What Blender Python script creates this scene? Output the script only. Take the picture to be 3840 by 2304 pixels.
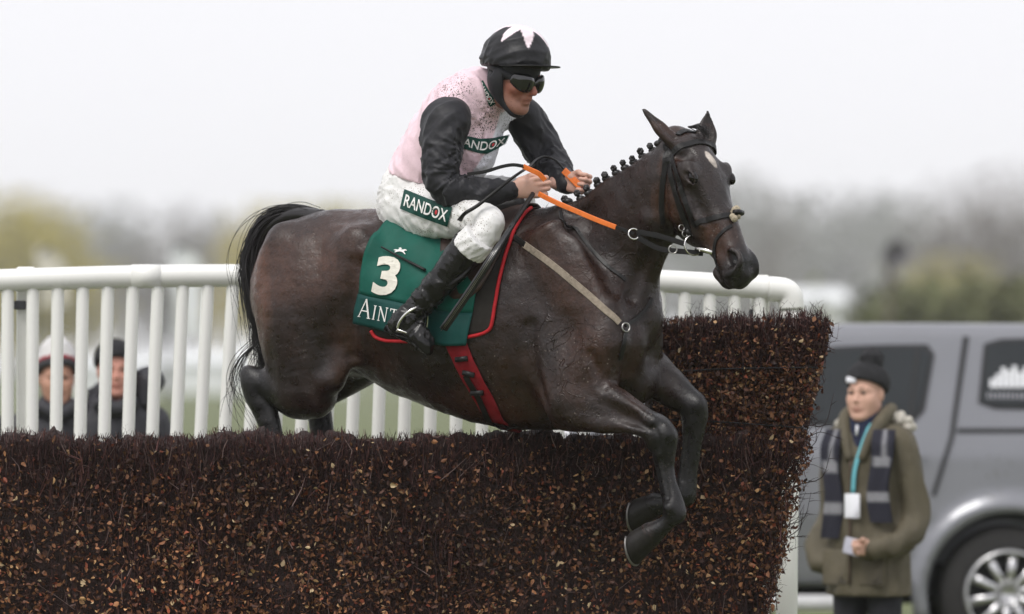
import bpy, math, random
import numpy as np
from math import sin, cos, pi, radians
from mathutils import Vector, Matrix, Euler

random.seed(7)
rng = np.random.default_rng(7)
scene = bpy.context.scene
for o in list(bpy.data.objects):
    bpy.data.objects.remove(o, do_unlink=True)
COL = scene.collection

# ------------------------------------------------------------------ camera
CAM_D, CAM_H = 20.0, 1.6
cam_data = bpy.data.cameras.new("camera")
cam = bpy.data.objects.new("camera", cam_data)
COL.objects.link(cam)
cam.location = (0.0, -CAM_D, CAM_H)
cam.rotation_euler = (radians(90), 0, 0)
cam_data.sensor_width = 36.0
cam_data.lens = 36.0 * CAM_D / 3.84
cam_data.shift_y = (1378 - 1152) / 3840.0
cam_data.clip_start = 0.5
cam_data.clip_end = 6000.0
cam_data.dof.use_dof = True
cam_data.dof.focus_distance = CAM_D - 0.25
cam_data.dof.aperture_fstop = 2.0
scene.camera = cam

# ------------------------------------------------------------------ overcast sky and sun
SUN_EL, SUN_AZ = radians(52), radians(215)
world = bpy.data.worlds.new("World")
scene.world = world
world.use_nodes = True
wn = world.node_tree
wn.nodes.clear()
w_out = wn.nodes.new("ShaderNodeOutputWorld")
w_bg = wn.nodes.new("ShaderNodeBackground")
w_sky = wn.nodes.new("ShaderNodeTexSky")
w_sky.sky_type = 'NISHITA'
w_sky.sun_disc = False
w_sky.sun_elevation = SUN_EL
w_sky.sun_rotation = SUN_AZ
w_sky.air_density = 1.0
w_sky.dust_density = 4.0
w_mix = wn.nodes.new("ShaderNodeMix")
w_mix.data_type = 'RGBA'
w_mix.inputs[0].default_value = 0.93          # cloud cover: an even overcast layer in front of the blue
w_mix.inputs[7].default_value = (8.60, 8.55, 8.98, 1)
wn.links.new(w_sky.outputs[0], w_mix.inputs[6])
wn.links.new(w_mix.outputs[2], w_bg.inputs[0])
w_bg.inputs[1].default_value = 0.10
wn.links.new(w_bg.outputs[0], w_out.inputs[0])

sun_data = bpy.data.lights.new("sun", 'SUN')
sun = bpy.data.objects.new("sun", sun_data)
COL.objects.link(sun)
sun_data.energy = 1.5
sun_data.angle = radians(25)
sun_data.color = (1.0, 0.97, 0.93)
# the sun stands behind the photographer's left shoulder, high
_d = Vector((-0.45, -0.62, 1.05))
sun.rotation_euler = _d.to_track_quat('Z', 'Y').to_euler()
sun.location = (-6, -14, 22)

scene.view_settings.view_transform = 'Standard'
scene.view_settings.look = 'None'
scene.view_settings.exposure = 0.33
scene.view_settings.gamma = 1.0
scene.view_settings.use_curve_mapping = False
scene.render.engine = 'CYCLES'
scene.cycles.use_denoising = True
scene.cycles.max_bounces = 6
scene.cycles.volume_bounces = 2
scene.cycles.transparent_max_bounces = 8

# ------------------------------------------------------------------ places
def W(px, py, y=0.0):
    """point at depth y that the photograph shows at px, py (3840 wide)"""
    k = (CAM_D + y) / CAM_D
    return np.array((k * (px - 1920) / 1000.0, y, CAM_H + k * (1378 - py) / 1000.0))

PHI = radians(28)                      # the horse heads right and towards the camera
HC, HS = cos(PHI), sin(PHI)
HEAD_DIR = np.array((HC, -HS, 0.0))
LAT = np.array((HS, HC, 0.0))          # the horse's left (far side)
UP = np.array((0.0, 0.0, 1.0))

def HP(px, py, l=0.0):
    y = 0.0
    for _ in range(6):
        x = (CAM_D + y) / CAM_D * (px - 1920) / 1000.0
        s = (x - l * HS) / HC
        y = -s * HS + l * HC
    return W(px, py, y)

def nrm(v):
    v = np.asarray(v, float)
    return v / (np.linalg.norm(v) + 1e-12)

# ------------------------------------------------------------------ objects
WLOC = {}
def tag(o, label=None, cat=None, group=None, kind=None):
    if label: o["label"] = label
    if cat: o["category"] = cat
    if group: o["group"] = group
    if kind: o["kind"] = kind
    return o

def thing(name, loc, label, cat, group=None):
    o = bpy.data.objects.new(name, None)
    COL.objects.link(o)
    o.empty_display_size = 0.1
    o.location = loc
    WLOC[o] = np.array(loc, float)
    return tag(o, label, cat, group)

def mesh_data(name, V, F, smooth=True):
    me = bpy.data.meshes.new(name)
    V = np.asarray(V, dtype=np.float32)
    if isinstance(F, np.ndarray):
        n, c = F.shape
        me.vertices.add(len(V)); me.vertices.foreach_set("co", V.ravel())
        me.loops.add(n * c); me.loops.foreach_set("vertex_index", F.astype(np.int32).ravel())
        me.polygons.add(n)
        me.polygons.foreach_set("loop_start", np.arange(0, n * c, c, dtype=np.int32))
        me.update(calc_edges=True)
    else:
        me.from_pydata(V.tolist(), [], [list(f) for f in F])
        me.update()
    if smooth:
        me.polygons.foreach_set("use_smooth", np.ones(len(me.polygons), dtype=bool))
    return me

def obj(name, V, F, mat, parent=None, loc=None, smooth=True, label=None, cat=None, group=None, kind=None):
    """one mesh object; V in world coordinates; loc = its origin when top-level"""
    V = np.asarray(V, float)
    base = WLOC[parent] if parent is not None else np.array(loc if loc is not None else (0, 0, 0), float)
    me = mesh_data(name, V - base, F, smooth)
    o = bpy.data.objects.new(name, me)
    COL.objects.link(o)
    if mat is not None:
        me.materials.append(mat)
    if parent is not None:
        o.parent = parent
    else:
        o.location = base
    WLOC[o] = base
    return tag(o, label, cat, group, kind)

def share(name, src, parent, world_loc, rot=(0, 0, 0), scale=(1, 1, 1)):
    o = bpy.data.objects.new(name, src)
    COL.objects.link(o)
    base = WLOC[parent] if parent is not None else np.zeros(3)
    if parent is not None:
        o.parent = parent
    o.location = np.asarray(world_loc, float) - base
    o.rotation_euler = rot
    o.scale = scale
    WLOC[o] = np.asarray(world_loc, float)
    return o

def attr_color(o, name, cols):
    a = o.data.color_attributes.new(name, 'FLOAT_COLOR', 'POINT')
    c = np.ones((len(cols), 4), dtype=np.float32)
    c[:, :cols.shape[1]] = cols
    a.data.foreach_set("color", c.ravel())

# ------------------------------------------------------------------ mesh shapes
class MB:
    """collects shapes into one mesh"""
    def __init__(self):
        self.V = []; self.F = []; self.n = 0
    def add(self, V, F):
        V = np.asarray(V, float)
        self.V.append(V)
        self.F += [tuple(int(i) + self.n for i in f) for f in F]
        self.n += len(V)
        return self
    def box(self, c, size, rot=None, bev=0.0):
        sx, sy, sz = [s / 2 for s in size]
        if bev <= 0:
            P = np.array([(x, y, z) for z in (-sz, sz) for y in (-sy, sy) for x in (-sx, sx)])
            F = [(0, 2, 3, 1), (4, 5, 7, 6), (0, 1, 5, 4), (2, 6, 7, 3), (0, 4, 6, 2), (1, 3, 7, 5)]
        else:
            b = min(bev, sx * .9, sy * .9, sz * .9)
            P = []; idx = {}
            for i in (-1, 1):
                for j in (-1, 1):
                    for k in (-1, 1):
                        for a, q in enumerate(((i * sx, j * (sy - b), k * (sz - b)), (i * (sx - b), j * sy, k * (sz - b)), (i * (sx - b), j * (sy - b), k * sz))):
                            idx[(i, j, k, a)] = len(P); P.append(q)
            F = []
            for i in (-1, 1):
                F.append([idx[(i, j, k, 0)] for j, k in ((-1, -1), (1, -1), (1, 1), (-1, 1))][::i])
                F.append([idx[(j, i, k, 1)] for j, k in ((-1, -1), (-1, 1), (1, 1), (1, -1))][::i])
                F.append([idx[(j, k, i, 2)] for j, k in ((-1, -1), (1, -1), (1, 1), (-1, 1))][::i])
            for j in (-1, 1):
                for k in (-1, 1):
                    F.append([idx[(-1, j, k, 1)], idx[(1, j, k, 1)], idx[(1, j, k, 2)], idx[(-1, j, k, 2)]])
                    F.append([idx[(j, -1, k, 0)], idx[(j, 1, k, 0)], idx[(j, 1, k, 2)], idx[(j, -1, k, 2)]])
                    F.append([idx[(j, k, -1, 0)], idx[(j, k, 1, 0)], idx[(j, k, 1, 1)], idx[(j, k, -1, 1)]])
                    for i in (-1, 1):
                        F.append([idx[(i, j, k, a)] for a in range(3)])
            P = np.array(P)
        if rot is not None:
            P = P @ np.asarray(rot).T
        return self.add(P + np.asarray(c), F)
    def tube(self, pts, r, n=8, cap=True, flat=None, side=None):
        """swept tube; r a number or list; flat = (width, thickness) with side = direction of the width"""
        P = np.asarray(pts, float); m = len(P)
        R = np.broadcast_to(np.asarray(r, float), (m,)) if flat is None else None
        T = np.gradient(P, axis=0); T /= np.linalg.norm(T, axis=1)[:, None] + 1e-12
        ref = np.array((0, 0, 1.0)) if abs(T[0][2]) < .9 else np.array((1.0, 0, 0))
        V = []; prev = None
        for i in range(m):
            if side is not None:
                sd = np.asarray(side[i] if np.ndim(side) == 2 else side, float)
                a = sd - T[i] * (sd @ T[i])
            elif prev is None:
                a = np.cross(T[i], ref)
            else:
                a = prev - T[i] * (prev @ T[i])
            a = nrm(a); prev = a
            b = np.cross(T[i], a)
            for k in range(n):
                th = 2 * pi * k / n
                if flat is None:
                    V.append(P[i] + R[i] * (cos(th) * a + sin(th) * b))
                else:
                    c_, s_ = cos(th), sin(th)
                    e = .32
                    w_ = flat[0] if np.ndim(flat[0]) == 0 else flat[0][i]
                    V.append(P[i] + .5 * w_ * np.sign(c_) * abs(c_) ** e * a + .5 * flat[1] * np.sign(s_) * abs(s_) ** e * b)
        F = [(i * n + k, i * n + (k + 1) % n, (i + 1) * n + (k + 1) % n, (i + 1) * n + k) for i in range(m - 1) for k in range(n)]
        if cap:
            F.append(tuple(range(n))[::-1]); F.append(tuple((m - 1) * n + k for k in range(n)))
        return self.add(V, F)
    def lathe(self, prof, c=(0, 0, 0), n=24, rot=None):
        V = []; m = len(prof)
        for r, z in prof:
            for k in range(n):
                V.append((r * cos(2 * pi * k / n), r * sin(2 * pi * k / n), z))
        F = [(i * n + k, i * n + (k + 1) % n, (i + 1) * n + (k + 1) % n, (i + 1) * n + k) for i in range(m - 1) for k in range(n)]
        V = np.array(V)
        if rot is not None: V = V @ np.asarray(rot).T
        return self.add(V + np.asarray(c), F)
    def sphere(self, c, r, nu=16, nv=10, rot=None):
        r = np.broadcast_to(np.asarray(r, float), (3,))
        V = [(0, 0, -1)]
        for j in range(1, nv):
            ph = -pi / 2 + pi * j / nv
            for i in range(nu):
                V.append((cos(ph) * cos(2 * pi * i / nu), cos(ph) * sin(2 * pi * i / nu), sin(ph)))
        V.append((0, 0, 1))
        F = [(0, 1 + (i + 1) % nu, 1 + i) for i in range(nu)]
        for j in range(nv - 2):
            for i in range(nu):
                a = 1 + j * nu
                F.append((a + i, a + (i + 1) % nu, a + nu + (i + 1) % nu, a + nu + i))
        last = 1 + (nv - 1) * nu; a = 1 + (nv - 2) * nu
        F += [(a + i, a + (i + 1) % nu, last) for i in range(nu)]
        V = np.array(V) * r
        if rot is not None: V = V @ np.asarray(rot).T
        return self.add(V + np.asarray(c), F)
    def prism(self, poly, d0, d1, frame):
        """poly (u,v) list, extruded from d0 to d1 along frame[2]; frame = (origin, eu, ev, en)"""
        o_, eu, ev, en = [np.asarray(q, float) for q in frame]
        n = len(poly)
        V = [o_ + u * eu + v * ev + d0 * en for u, v in poly] + [o_ + u * eu + v * ev + d1 * en for u, v in poly]
        F = [tuple(range(n))[::-1], tuple(range(n, 2 * n))] + [(i, (i + 1) % n, n + (i + 1) % n, n + i) for i in range(n)]
        return self.add(V, F)
    def done(self):
        return np.concatenate(self.V), self.F
    def build(self, name, mat, parent=None, **kw):
        V, F = self.done()
        return obj(name, V, F, mat, parent, **kw)

def catmull(P, sub):
    P = np.asarray(P, float); n = len(P)
    if n < 3:
        t = np.linspace(0, 1, sub * (n - 1) + 1)[:, None]
        return P[0] * (1 - t) + P[-1] * t
    Q = np.vstack([2 * P[0] - P[1], P, 2 * P[-1] - P[-2]])
    out = []
    for i in range(n - 1):
        p0, p1, p2, p3 = Q[i], Q[i + 1], Q[i + 2], Q[i + 3]
        for j in range(sub):
            t = j / sub
            out.append(.5 * ((2 * p1) + (-p0 + p2) * t + (2 * p0 - 5 * p1 + 4 * p2 - p3) * t * t + (-p0 + 3 * p1 - 3 * p2 + p3) * t ** 3))
    out.append(P[-1])
    return np.array(out)

# ------------------------------------------------------------------ implicit bodies
def axis_coords(lo, hi, h, fine=None):
    """coordinates with step h, or hf inside the fine interval (a, b, hf)"""
    out = [lo]
    while out[-1] < hi:
        x = out[-1]
        st = h
        if fine and fine[0] - h <= x <= fine[1]:
            st = fine[2]
        out.append(x + st)
    return np.array(out, dtype=np.float32)

class Field:
    """distance field on a grid; shapes are melted into it, then it is skinned"""
    def __init__(self, X, Y, Z):
        self.X, self.Y, self.Z = [np.asarray(a, dtype=np.float32) for a in (X, Y, Z)]
        self.D = np.full((len(X), len(Y), len(Z)), 1.0, dtype=np.float32)
    @staticmethod
    def cube(lo, hi, h):
        return Field(*[axis_coords(lo[i], hi[i], h) for i in range(3)])
    def sl(self, lo, hi):
        out = []
        for A, a, b in zip((self.X, self.Y, self.Z), lo, hi):
            i0 = max(int(np.searchsorted(A, a)) - 1, 0); i1 = min(int(np.searchsorted(A, b)) + 1, len(A))
            out.append(slice(i0, max(i1, i0)))
        return tuple(out)
    def co(self, s):
        return self.X[s[0]][:, None, None], self.Y[s[1]][None, :, None], self.Z[s[2]][None, None, :]
    def melt(self, s, d, k, op):
        D = self.D[s]
        if op == 'cut':
            d = -d
            if k > 0:
                h = np.maximum(k - np.abs(D - d), 0) / k
                self.D[s] = np.maximum(D, d) + h * h * k * .25
            else:
                self.D[s] = np.maximum(D, d)
        else:
            if k > 0:
                h = np.maximum(k - np.abs(D - d), 0) / k
                self.D[s] = np.minimum(D, d) - h * h * k * .25
            else:
                self.D[s] = np.minimum(D, d)
    def ball(self, c, r, rot=None, k=.02, op='add'):
        r = np.broadcast_to(np.asarray(r, float), (3,)); c = np.asarray(c, float)
        pad = r.max() + k + .02
        s = self.sl(c - pad, c + pad)
        if any(q.stop <= q.start for q in s): return
        x, y, z = self.co(s)
        x = x - c[0]; y = y - c[1]; z = z - c[2]
        if rot is None: rot = np.eye(3)
        rot = np.asarray(rot, float)      # rows = the ellipsoid's own axes
        k0 = 0; k1 = 0
        for i in range(3):
            q = np.float32(rot[i][0]) * x + np.float32(rot[i][1]) * y + np.float32(rot[i][2]) * z
            k0 = k0 + (q / np.float32(r[i])) ** 2; k1 = k1 + (q / np.float32(r[i] ** 2)) ** 2
        k0 = np.sqrt(k0); k1 = np.sqrt(k1) + 1e-6
        self.melt(s, k0 * (k0 - 1) / k1, k, op)
    def chain(self, pts, side, k=.03, sub=5, op='add', grow=0.0):
        """limb: list of (point, half depth, half width along side)"""
        A = np.array([list(p[0]) + [p[1], p[2] if len(p) > 2 else p[1]] for p in pts], float)
        S = catmull(A, sub) if sub > 1 else A
        S[:, 3:] = np.maximum(S[:, 3:], .002) + grow
        rmax = S[:, 3:].max(axis=1)
        pad = k + .03
        lo = (S[:, :3] - rmax[:, None]).min(axis=0) - pad; hi = (S[:, :3] + rmax[:, None]).max(axis=0) + pad
        s = self.sl(lo, hi)
        if any(q.stop <= q.start for q in s): return
        off = [q.start for q in s]
        T = np.full([q.stop - q.start for q in s], 1.0, dtype=np.float32)
        side = np.asarray(side, float)
        for i in range(len(S) - 1):
            a, b = S[i, :3], S[i + 1, :3]
            L = np.linalg.norm(b - a)
            if L < 1e-6: continue
            u = (b - a) / L
            sd = side if side.ndim == 1 else side[min(int(i / sub), len(side) - 1)]
            m = nrm(sd - u * (sd @ u)); w = np.cross(u, m)
            R = max(rmax[i], rmax[i + 1]) + pad
            s2 = self.sl(np.minimum(a, b) - R, np.maximum(a, b) + R)
            s2 = tuple(slice(max(q.start, p.start), min(q.stop, p.stop)) for q, p in zip(s2, s))
            if any(q.stop <= q.start for q in s2): continue
            x, y, z = self.co(s2)
            x = x - np.float32(a[0]); y = y - np.float32(a[1]); z = z - np.float32(a[2])
            dot = lambda v: np.float32(v[0]) * x + np.float32(v[1]) * y + np.float32(v[2]) * z
            qu = dot(u)
            t = np.clip(qu / np.float32(L), 0, 1)
            qu = qu - t * np.float32(L)
            rw = S[i, 3] + t * np.float32(S[i + 1, 3] - S[i, 3]); rm = S[i, 4] + t * np.float32(S[i + 1, 4] - S[i, 4])
            ru = np.minimum(rw, rm)
            qw = dot(w) / rw; qm = dot(m) / rm; qu = qu / ru
            k0 = np.sqrt(qw * qw + qm * qm + qu * qu)
            k1 = np.sqrt((qw / rw) ** 2 + (qm / rm) ** 2 + (qu / ru) ** 2) + 1e-6
            d = k0 * (k0 - 1) / k1
            l = tuple(slice(q.start - o_, q.stop - o_) for q, o_ in zip(s2, off))
            T[l] = np.minimum(T[l], d)
        self.melt(s, T, k, op)
    def ripple(self, f):
        """add f(x,y,z) to the distance near the surface"""
        near = np.abs(self.D) < .05
        i, j, k = np.nonzero(near)
        self.D[i, j, k] += f(self.X[i], self.Y[j], self.Z[k]).astype(np.float32)
    def sample(self, P):
        P = np.asarray(P, float).reshape(-1, 3)
        idx = []; fr = []
        for a, A in enumerate((self.X, self.Y, self.Z)):
            f = np.interp(P[:, a], A, np.arange(len(A)))
            i = np.clip(f.astype(int), 0, len(A) - 2); idx.append(i); fr.append(f - i)
        (i, j, k), (u, v, w) = idx, fr
        D = self.D; r = 0
        for a in (0, 1):
            for b in (0, 1):
                for c in (0, 1):
                    r = r + D[i + a, j + b, k + c] * (u if a else 1 - u) * (v if b else 1 - v) * (w if c else 1 - w)
        return r
    def grad(self, P, e=.008):
        P = np.asarray(P, float).reshape(-1, 3)
        g = np.stack([self.sample(P + e * np.eye(3)[a]) - self.sample(P - e * np.eye(3)[a]) for a in range(3)], axis=1)
        return g / (np.linalg.norm(g, axis=1)[:, None] + 1e-9)
    def project(self, P, off=0.0, it=6, step=.03):
        P = np.array(P, float).reshape(-1, 3)
        for _ in range(it):
            d = np.clip(self.sample(P) - off, -step, step)
            P = P - d[:, None] * self.grad(P) * .9
        return P
    def cast(self, P, d, off=0.0, maxd=1.2, n=140):
        """march from P along d to the skin"""
        P = np.array(P, float).reshape(-1, 3); d = np.broadcast_to(np.asarray(d, float), P.shape)
        t = np.zeros(len(P)); hit = np.zeros(len(P), bool)
        for _ in range(n):
            v = self.sample(P + t[:, None] * d) - off
            hit |= v < .0008
            t = np.where(hit, t, t + np.clip(v * .8, .0008, .02))
        return P + np.minimum(t, maxd)[:, None] * d, hit
    def skin(self, smooth_it=1):
        D = self.D
        ins = D < 0
        c = np.zeros(tuple(n - 1 for n in D.shape), dtype=np.uint8)
        for a in (0, 1):
            for b in (0, 1):
                for e in (0, 1):
                    c += ins[a:D.shape[0] - 1 + a, b:D.shape[1] - 1 + b, e:D.shape[2] - 1 + e]
        act = (c > 0) & (c < 8)
        I, J, K = np.nonzero(act)
        idm = np.full(act.shape, -1, dtype=np.int32); idm[I, J, K] = np.arange(len(I))
        acc = np.zeros((len(I), 3)); cnt = np.zeros(len(I))
        cs = [(a, b, e) for a in (0, 1) for b in (0, 1) for e in (0, 1)]
        val = {q: D[I + q[0], J + q[1], K + q[2]] for q in cs}
        for q in cs:
            for ax in range(3):
                if q[ax] == 0:
                    q2 = list(q); q2[ax] = 1; q2 = tuple(q2)
                    v0, v1 = val[q], val[q2]
                    x = (v0 < 0) != (v1 < 0)
                    t = np.where(x, v0 / np.where(x, v0 - v1, 1), 0)
                    p = np.stack([self.X[I + q[0]], self.Y[J + q[1]], self.Z[K + q[2]]], axis=1).astype(float)
                    A = (self.X, self.Y, self.Z)[ax]; ii = (I, J, K)[ax]
                    p[:, ax] += t * (A[ii + 1] - A[ii])
                    acc += np.where(x[:, None], p, 0); cnt += x
        V = acc / cnt[:, None]
        quads = []
        for ax in range(3):
            s0 = [slice(None)] * 3; s1 = [slice(None)] * 3
            s0[ax] = slice(0, -1); s1[ax] = slice(1, None)
            a0, a1 = ins[tuple(s0)], ins[tuple(s1)]
            x = a0 != a1
            i, j, k = np.nonzero(x)
            b, e = [(1, 2), (2, 0), (0, 1)][ax]
            pos = [i, j, k]
            ok = (pos[b] > 0) & (pos[e] > 0) & (pos[b] < D.shape[b] - 1) & (pos[e] < D.shape[e] - 1)
            i, j, k = i[ok], j[ok], k[ok]; pos = [i, j, k]
            flip = a1[i, j, k]
            def cell(db, de):
                q = [i.copy(), j.copy(), k.copy()]
                q[b] = q[b] - db; q[e] = q[e] - de
                return idm[q[0], q[1], q[2]]
            Q = np.stack([cell(1, 1), cell(0, 1), cell(0, 0), cell(1, 0)], axis=1)
            Q[flip] = Q[flip][:, ::-1]
            quads.append(Q)
        Q = np.concatenate(quads); Q = Q[(Q >= 0).all(axis=1)]
        for _ in range(smooth_it):           # relax a little, then fall back on to the surface
            S = np.zeros_like(V); C = np.zeros(len(V))
            for a in range(4):
                np.add.at(S, Q[:, a], V[Q[:, (a + 1) % 4]]); np.add.at(C, Q[:, a], 1)
                np.add.at(S, Q[:, a], V[Q[:, (a + 3) % 4]]); np.add.at(C, Q[:, a], 1)
            V = .5 * V + .5 * S / np.maximum(C, 1)[:, None]
            d = np.clip(self.sample(V), -.004, .004)
            V = V - d[:, None] * self.grad(V, .006) * .8
        return V, Q

def cheap_noise(seed, n=24, f0=6.0, f1=30.0):
    r = np.random.default_rng(seed)
    K = r.normal(size=(n, 3)); K /= np.linalg.norm(K, axis=1)[:, None]
    K *= r.uniform(f0, f1, n)[:, None]; ph = r.uniform(0, 6.28, n)
    A = 1 / np.sqrt(n / 2)
    def f(x, y, z):
        s = 0
        for i in range(n):
            s = s + np.sin(K[i, 0] * x + K[i, 1] * y + K[i, 2] * z + ph[i])
        return s * A
    return f

# ------------------------------------------------------------------ materials
def mat(name, base, rough=.6, var=.12, scale=25, bump=0.0, bscale=120, metal=0.0, spec=.5, attr=None, spots=None,
        sheen=0.0, coat=0.0, emis=None, stretch=None, rvar=0.0, spotmask=None):
    m = bpy.data.materials.new(name)
    m.use_nodes = True
    nt = m.node_tree; N = nt.nodes; L = nt.links
    b = N["Principled BSDF"]
    b.inputs["Roughness"].default_value = rough
    b.inputs["Metallic"].default_value = metal
    b.inputs["Specular IOR Level"].default_value = spec
    if sheen: b.inputs["Sheen Weight"].default_value = sheen; b.inputs["Sheen Roughness"].default_value = .4
    if coat: b.inputs["Coat Weight"].default_value = coat; b.inputs["Coat Roughness"].default_value = .08
    tc = N.new("ShaderNodeTexCoord")
    vec = tc.outputs["Object"]
    if stretch is not None:
        mp = N.new("ShaderNodeMapping"); mp.inputs["Scale"].default_value = stretch
        L.new(vec, mp.inputs[0]); vec = mp.outputs[0]
    if attr:
        a = N.new("ShaderNodeVertexColor"); a.layer_name = attr
        col = a.outputs[0]
    else:
        rgb = N.new("ShaderNodeRGB"); rgb.outputs[0].default_value = (*base, 1)
        col = rgb.outputs[0]
    if var > 0:
        n = N.new("ShaderNodeTexNoise"); n.inputs["Scale"].default_value = scale; n.inputs["Detail"].default_value = 5
        L.new(vec, n.inputs["Vector"])
        mr = N.new("ShaderNodeMapRange"); mr.inputs[1].default_value = .3; mr.inputs[2].default_value = .7
        mr.inputs[3].default_value = 1 - var; mr.inputs[4].default_value = 1 + var
        L.new(n.outputs[0], mr.inputs[0])
        vm = N.new("ShaderNodeVectorMath"); vm.operation = 'SCALE'
        L.new(col, vm.inputs[0]); L.new(mr.outputs[0], vm.inputs["Scale"])
        col = vm.outputs[0]
    if spots:
        # mud flecks: (colour, scale, amount 0..1, size)
        for (sc, s_scale, amount, s_lo) in spots:
            n2 = N.new("ShaderNodeTexVoronoi"); n2.inputs["Scale"].default_value = s_scale
            nb = N.new("ShaderNodeTexNoise"); nb.inputs["Scale"].default_value = s_scale * .09; nb.inputs["Detail"].default_value = 3
            L.new(tc.outputs["Object"], n2.inputs["Vector"]); L.new(tc.outputs["Object"], nb.inputs["Vector"])
            r1 = N.new("ShaderNodeMapRange"); r1.inputs[1].default_value = s_lo; r1.inputs[2].default_value = s_lo + .08
            r1.inputs[3].default_value = 1; r1.inputs[4].default_value = 0
            L.new(n2.outputs["Distance"], r1.inputs[0])
            r2 = N.new("ShaderNodeMapRange"); r2.inputs[1].default_value = 1 - amount; r2.inputs[2].default_value = 1 - amount + .12
            L.new(nb.outputs[0], r2.inputs[0])
            mu = N.new("ShaderNodeMath"); mu.operation = 'MULTIPLY'
            L.new(r1.outputs[0], mu.inputs[0]); L.new(r2.outputs[0], mu.inputs[1])
            if spotmask:
                sm = N.new("ShaderNodeVertexColor"); sm.layer_name = spotmask
                mu2 = N.new("ShaderNodeMath"); mu2.operation = 'MULTIPLY'; L.new(mu.outputs[0], mu2.inputs[0]); L.new(sm.outputs[0], mu2.inputs[1]); mu = mu2
            mx = N.new("ShaderNodeMix"); mx.data_type = 'RGBA'
            L.new(mu.outputs[0], mx.inputs[0]); L.new(col, mx.inputs[6]); mx.inputs[7].default_value = (*sc, 1)
            col = mx.outputs[2]
    L.new(col, b.inputs["Base Color"])
    if rvar > 0:
        n3 = N.new("ShaderNodeTexNoise"); n3.inputs["Scale"].default_value = scale * .6; n3.inputs["Detail"].default_value = 4
        L.new(vec, n3.inputs["Vector"])
        m3 = N.new("ShaderNodeMapRange"); m3.inputs[1].default_value = .3; m3.inputs[2].default_value = .7
        m3.inputs[3].default_value = max(rough - rvar, .02); m3.inputs[4].default_value = min(rough + rvar, 1)
        L.new(n3.outputs[0], m3.inputs[0]); L.new(m3.outputs[0], b.inputs["Roughness"])
    if bump > 0:
        nb = N.new("ShaderNodeTexNoise"); nb.inputs["Scale"].default_value = bscale; nb.inputs["Detail"].default_value = 4
        L.new(vec, nb.inputs["Vector"])
        bp = N.new("ShaderNodeBump"); bp.inputs["Strength"].default_value = 1.0; bp.inputs["Distance"].default_value = bump
        L.new(nb.outputs[0], bp.inputs["Height"]); L.new(bp.outputs[0], b.inputs["Normal"])
    if emis:
        b.inputs["Emission Color"].default_value = (*emis[0], 1); b.inputs["Emission Strength"].default_value = emis[1]
    return m

# ================================================================== GROUND, TREES, FAR THINGS, HAZE
m_grass = mat("grass", (.125, .145, .058), rough=.9, var=.35, scale=1.7, bump=.03, bscale=40)
R_ = 1300.0
gx = np.r_[-R_, -400, -120, -40, -14, -5, 0, 5, 14, 40, 120, 400, R_]
gy = np.r_[-120, -60, -24, -8, 0, 8, 20, 45, 90, 180, 330, 600, R_]
V = np.array([(x, y, 0.0) for x in gx for y in gy]); ny_ = len(gy)
Fg = [(i * ny_ + j, (i + 1) * ny_ + j, (i + 1) * ny_ + j + 1, i * ny_ + j + 1) for i in range(len(gx) - 1) for j in range(ny_ - 1)]
obj("ground", V, Fg, m_grass, smooth=False, kind="structure")

def leaf_mat(name, c1, c2):
    m = mat(name, c1, rough=.75, var=.35, scale=.5)
    nt = m.node_tree; N = nt.nodes; L = nt.links; b = N["Principled BSDF"]
    src = b.inputs["Base Color"].links[0].from_socket
    oi = N.new("ShaderNodeObjectInfo"); mx = N.new("ShaderNodeMix"); mx.data_type = 'RGBA'
    L.new(oi.outputs["Random"], mx.inputs[0]); L.new(src, mx.inputs[6]); mx.inputs[7].default_value = (*c2, 1)
    L.new(mx.outputs[2], b.inputs["Base Color"])
    return m
m_bark = mat("bark", (.075, .062, .052), rough=.9, var=.3, scale=6)
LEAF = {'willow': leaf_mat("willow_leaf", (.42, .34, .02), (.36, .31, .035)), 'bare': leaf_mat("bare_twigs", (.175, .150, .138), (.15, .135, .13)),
        'green': leaf_mat("hedge_leaf", (.115, .125, .045), (.13, .13, .05)), 'grey': leaf_mat("grey_leaf", (.22, .235, .21), (.21, .205, .21))}

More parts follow.
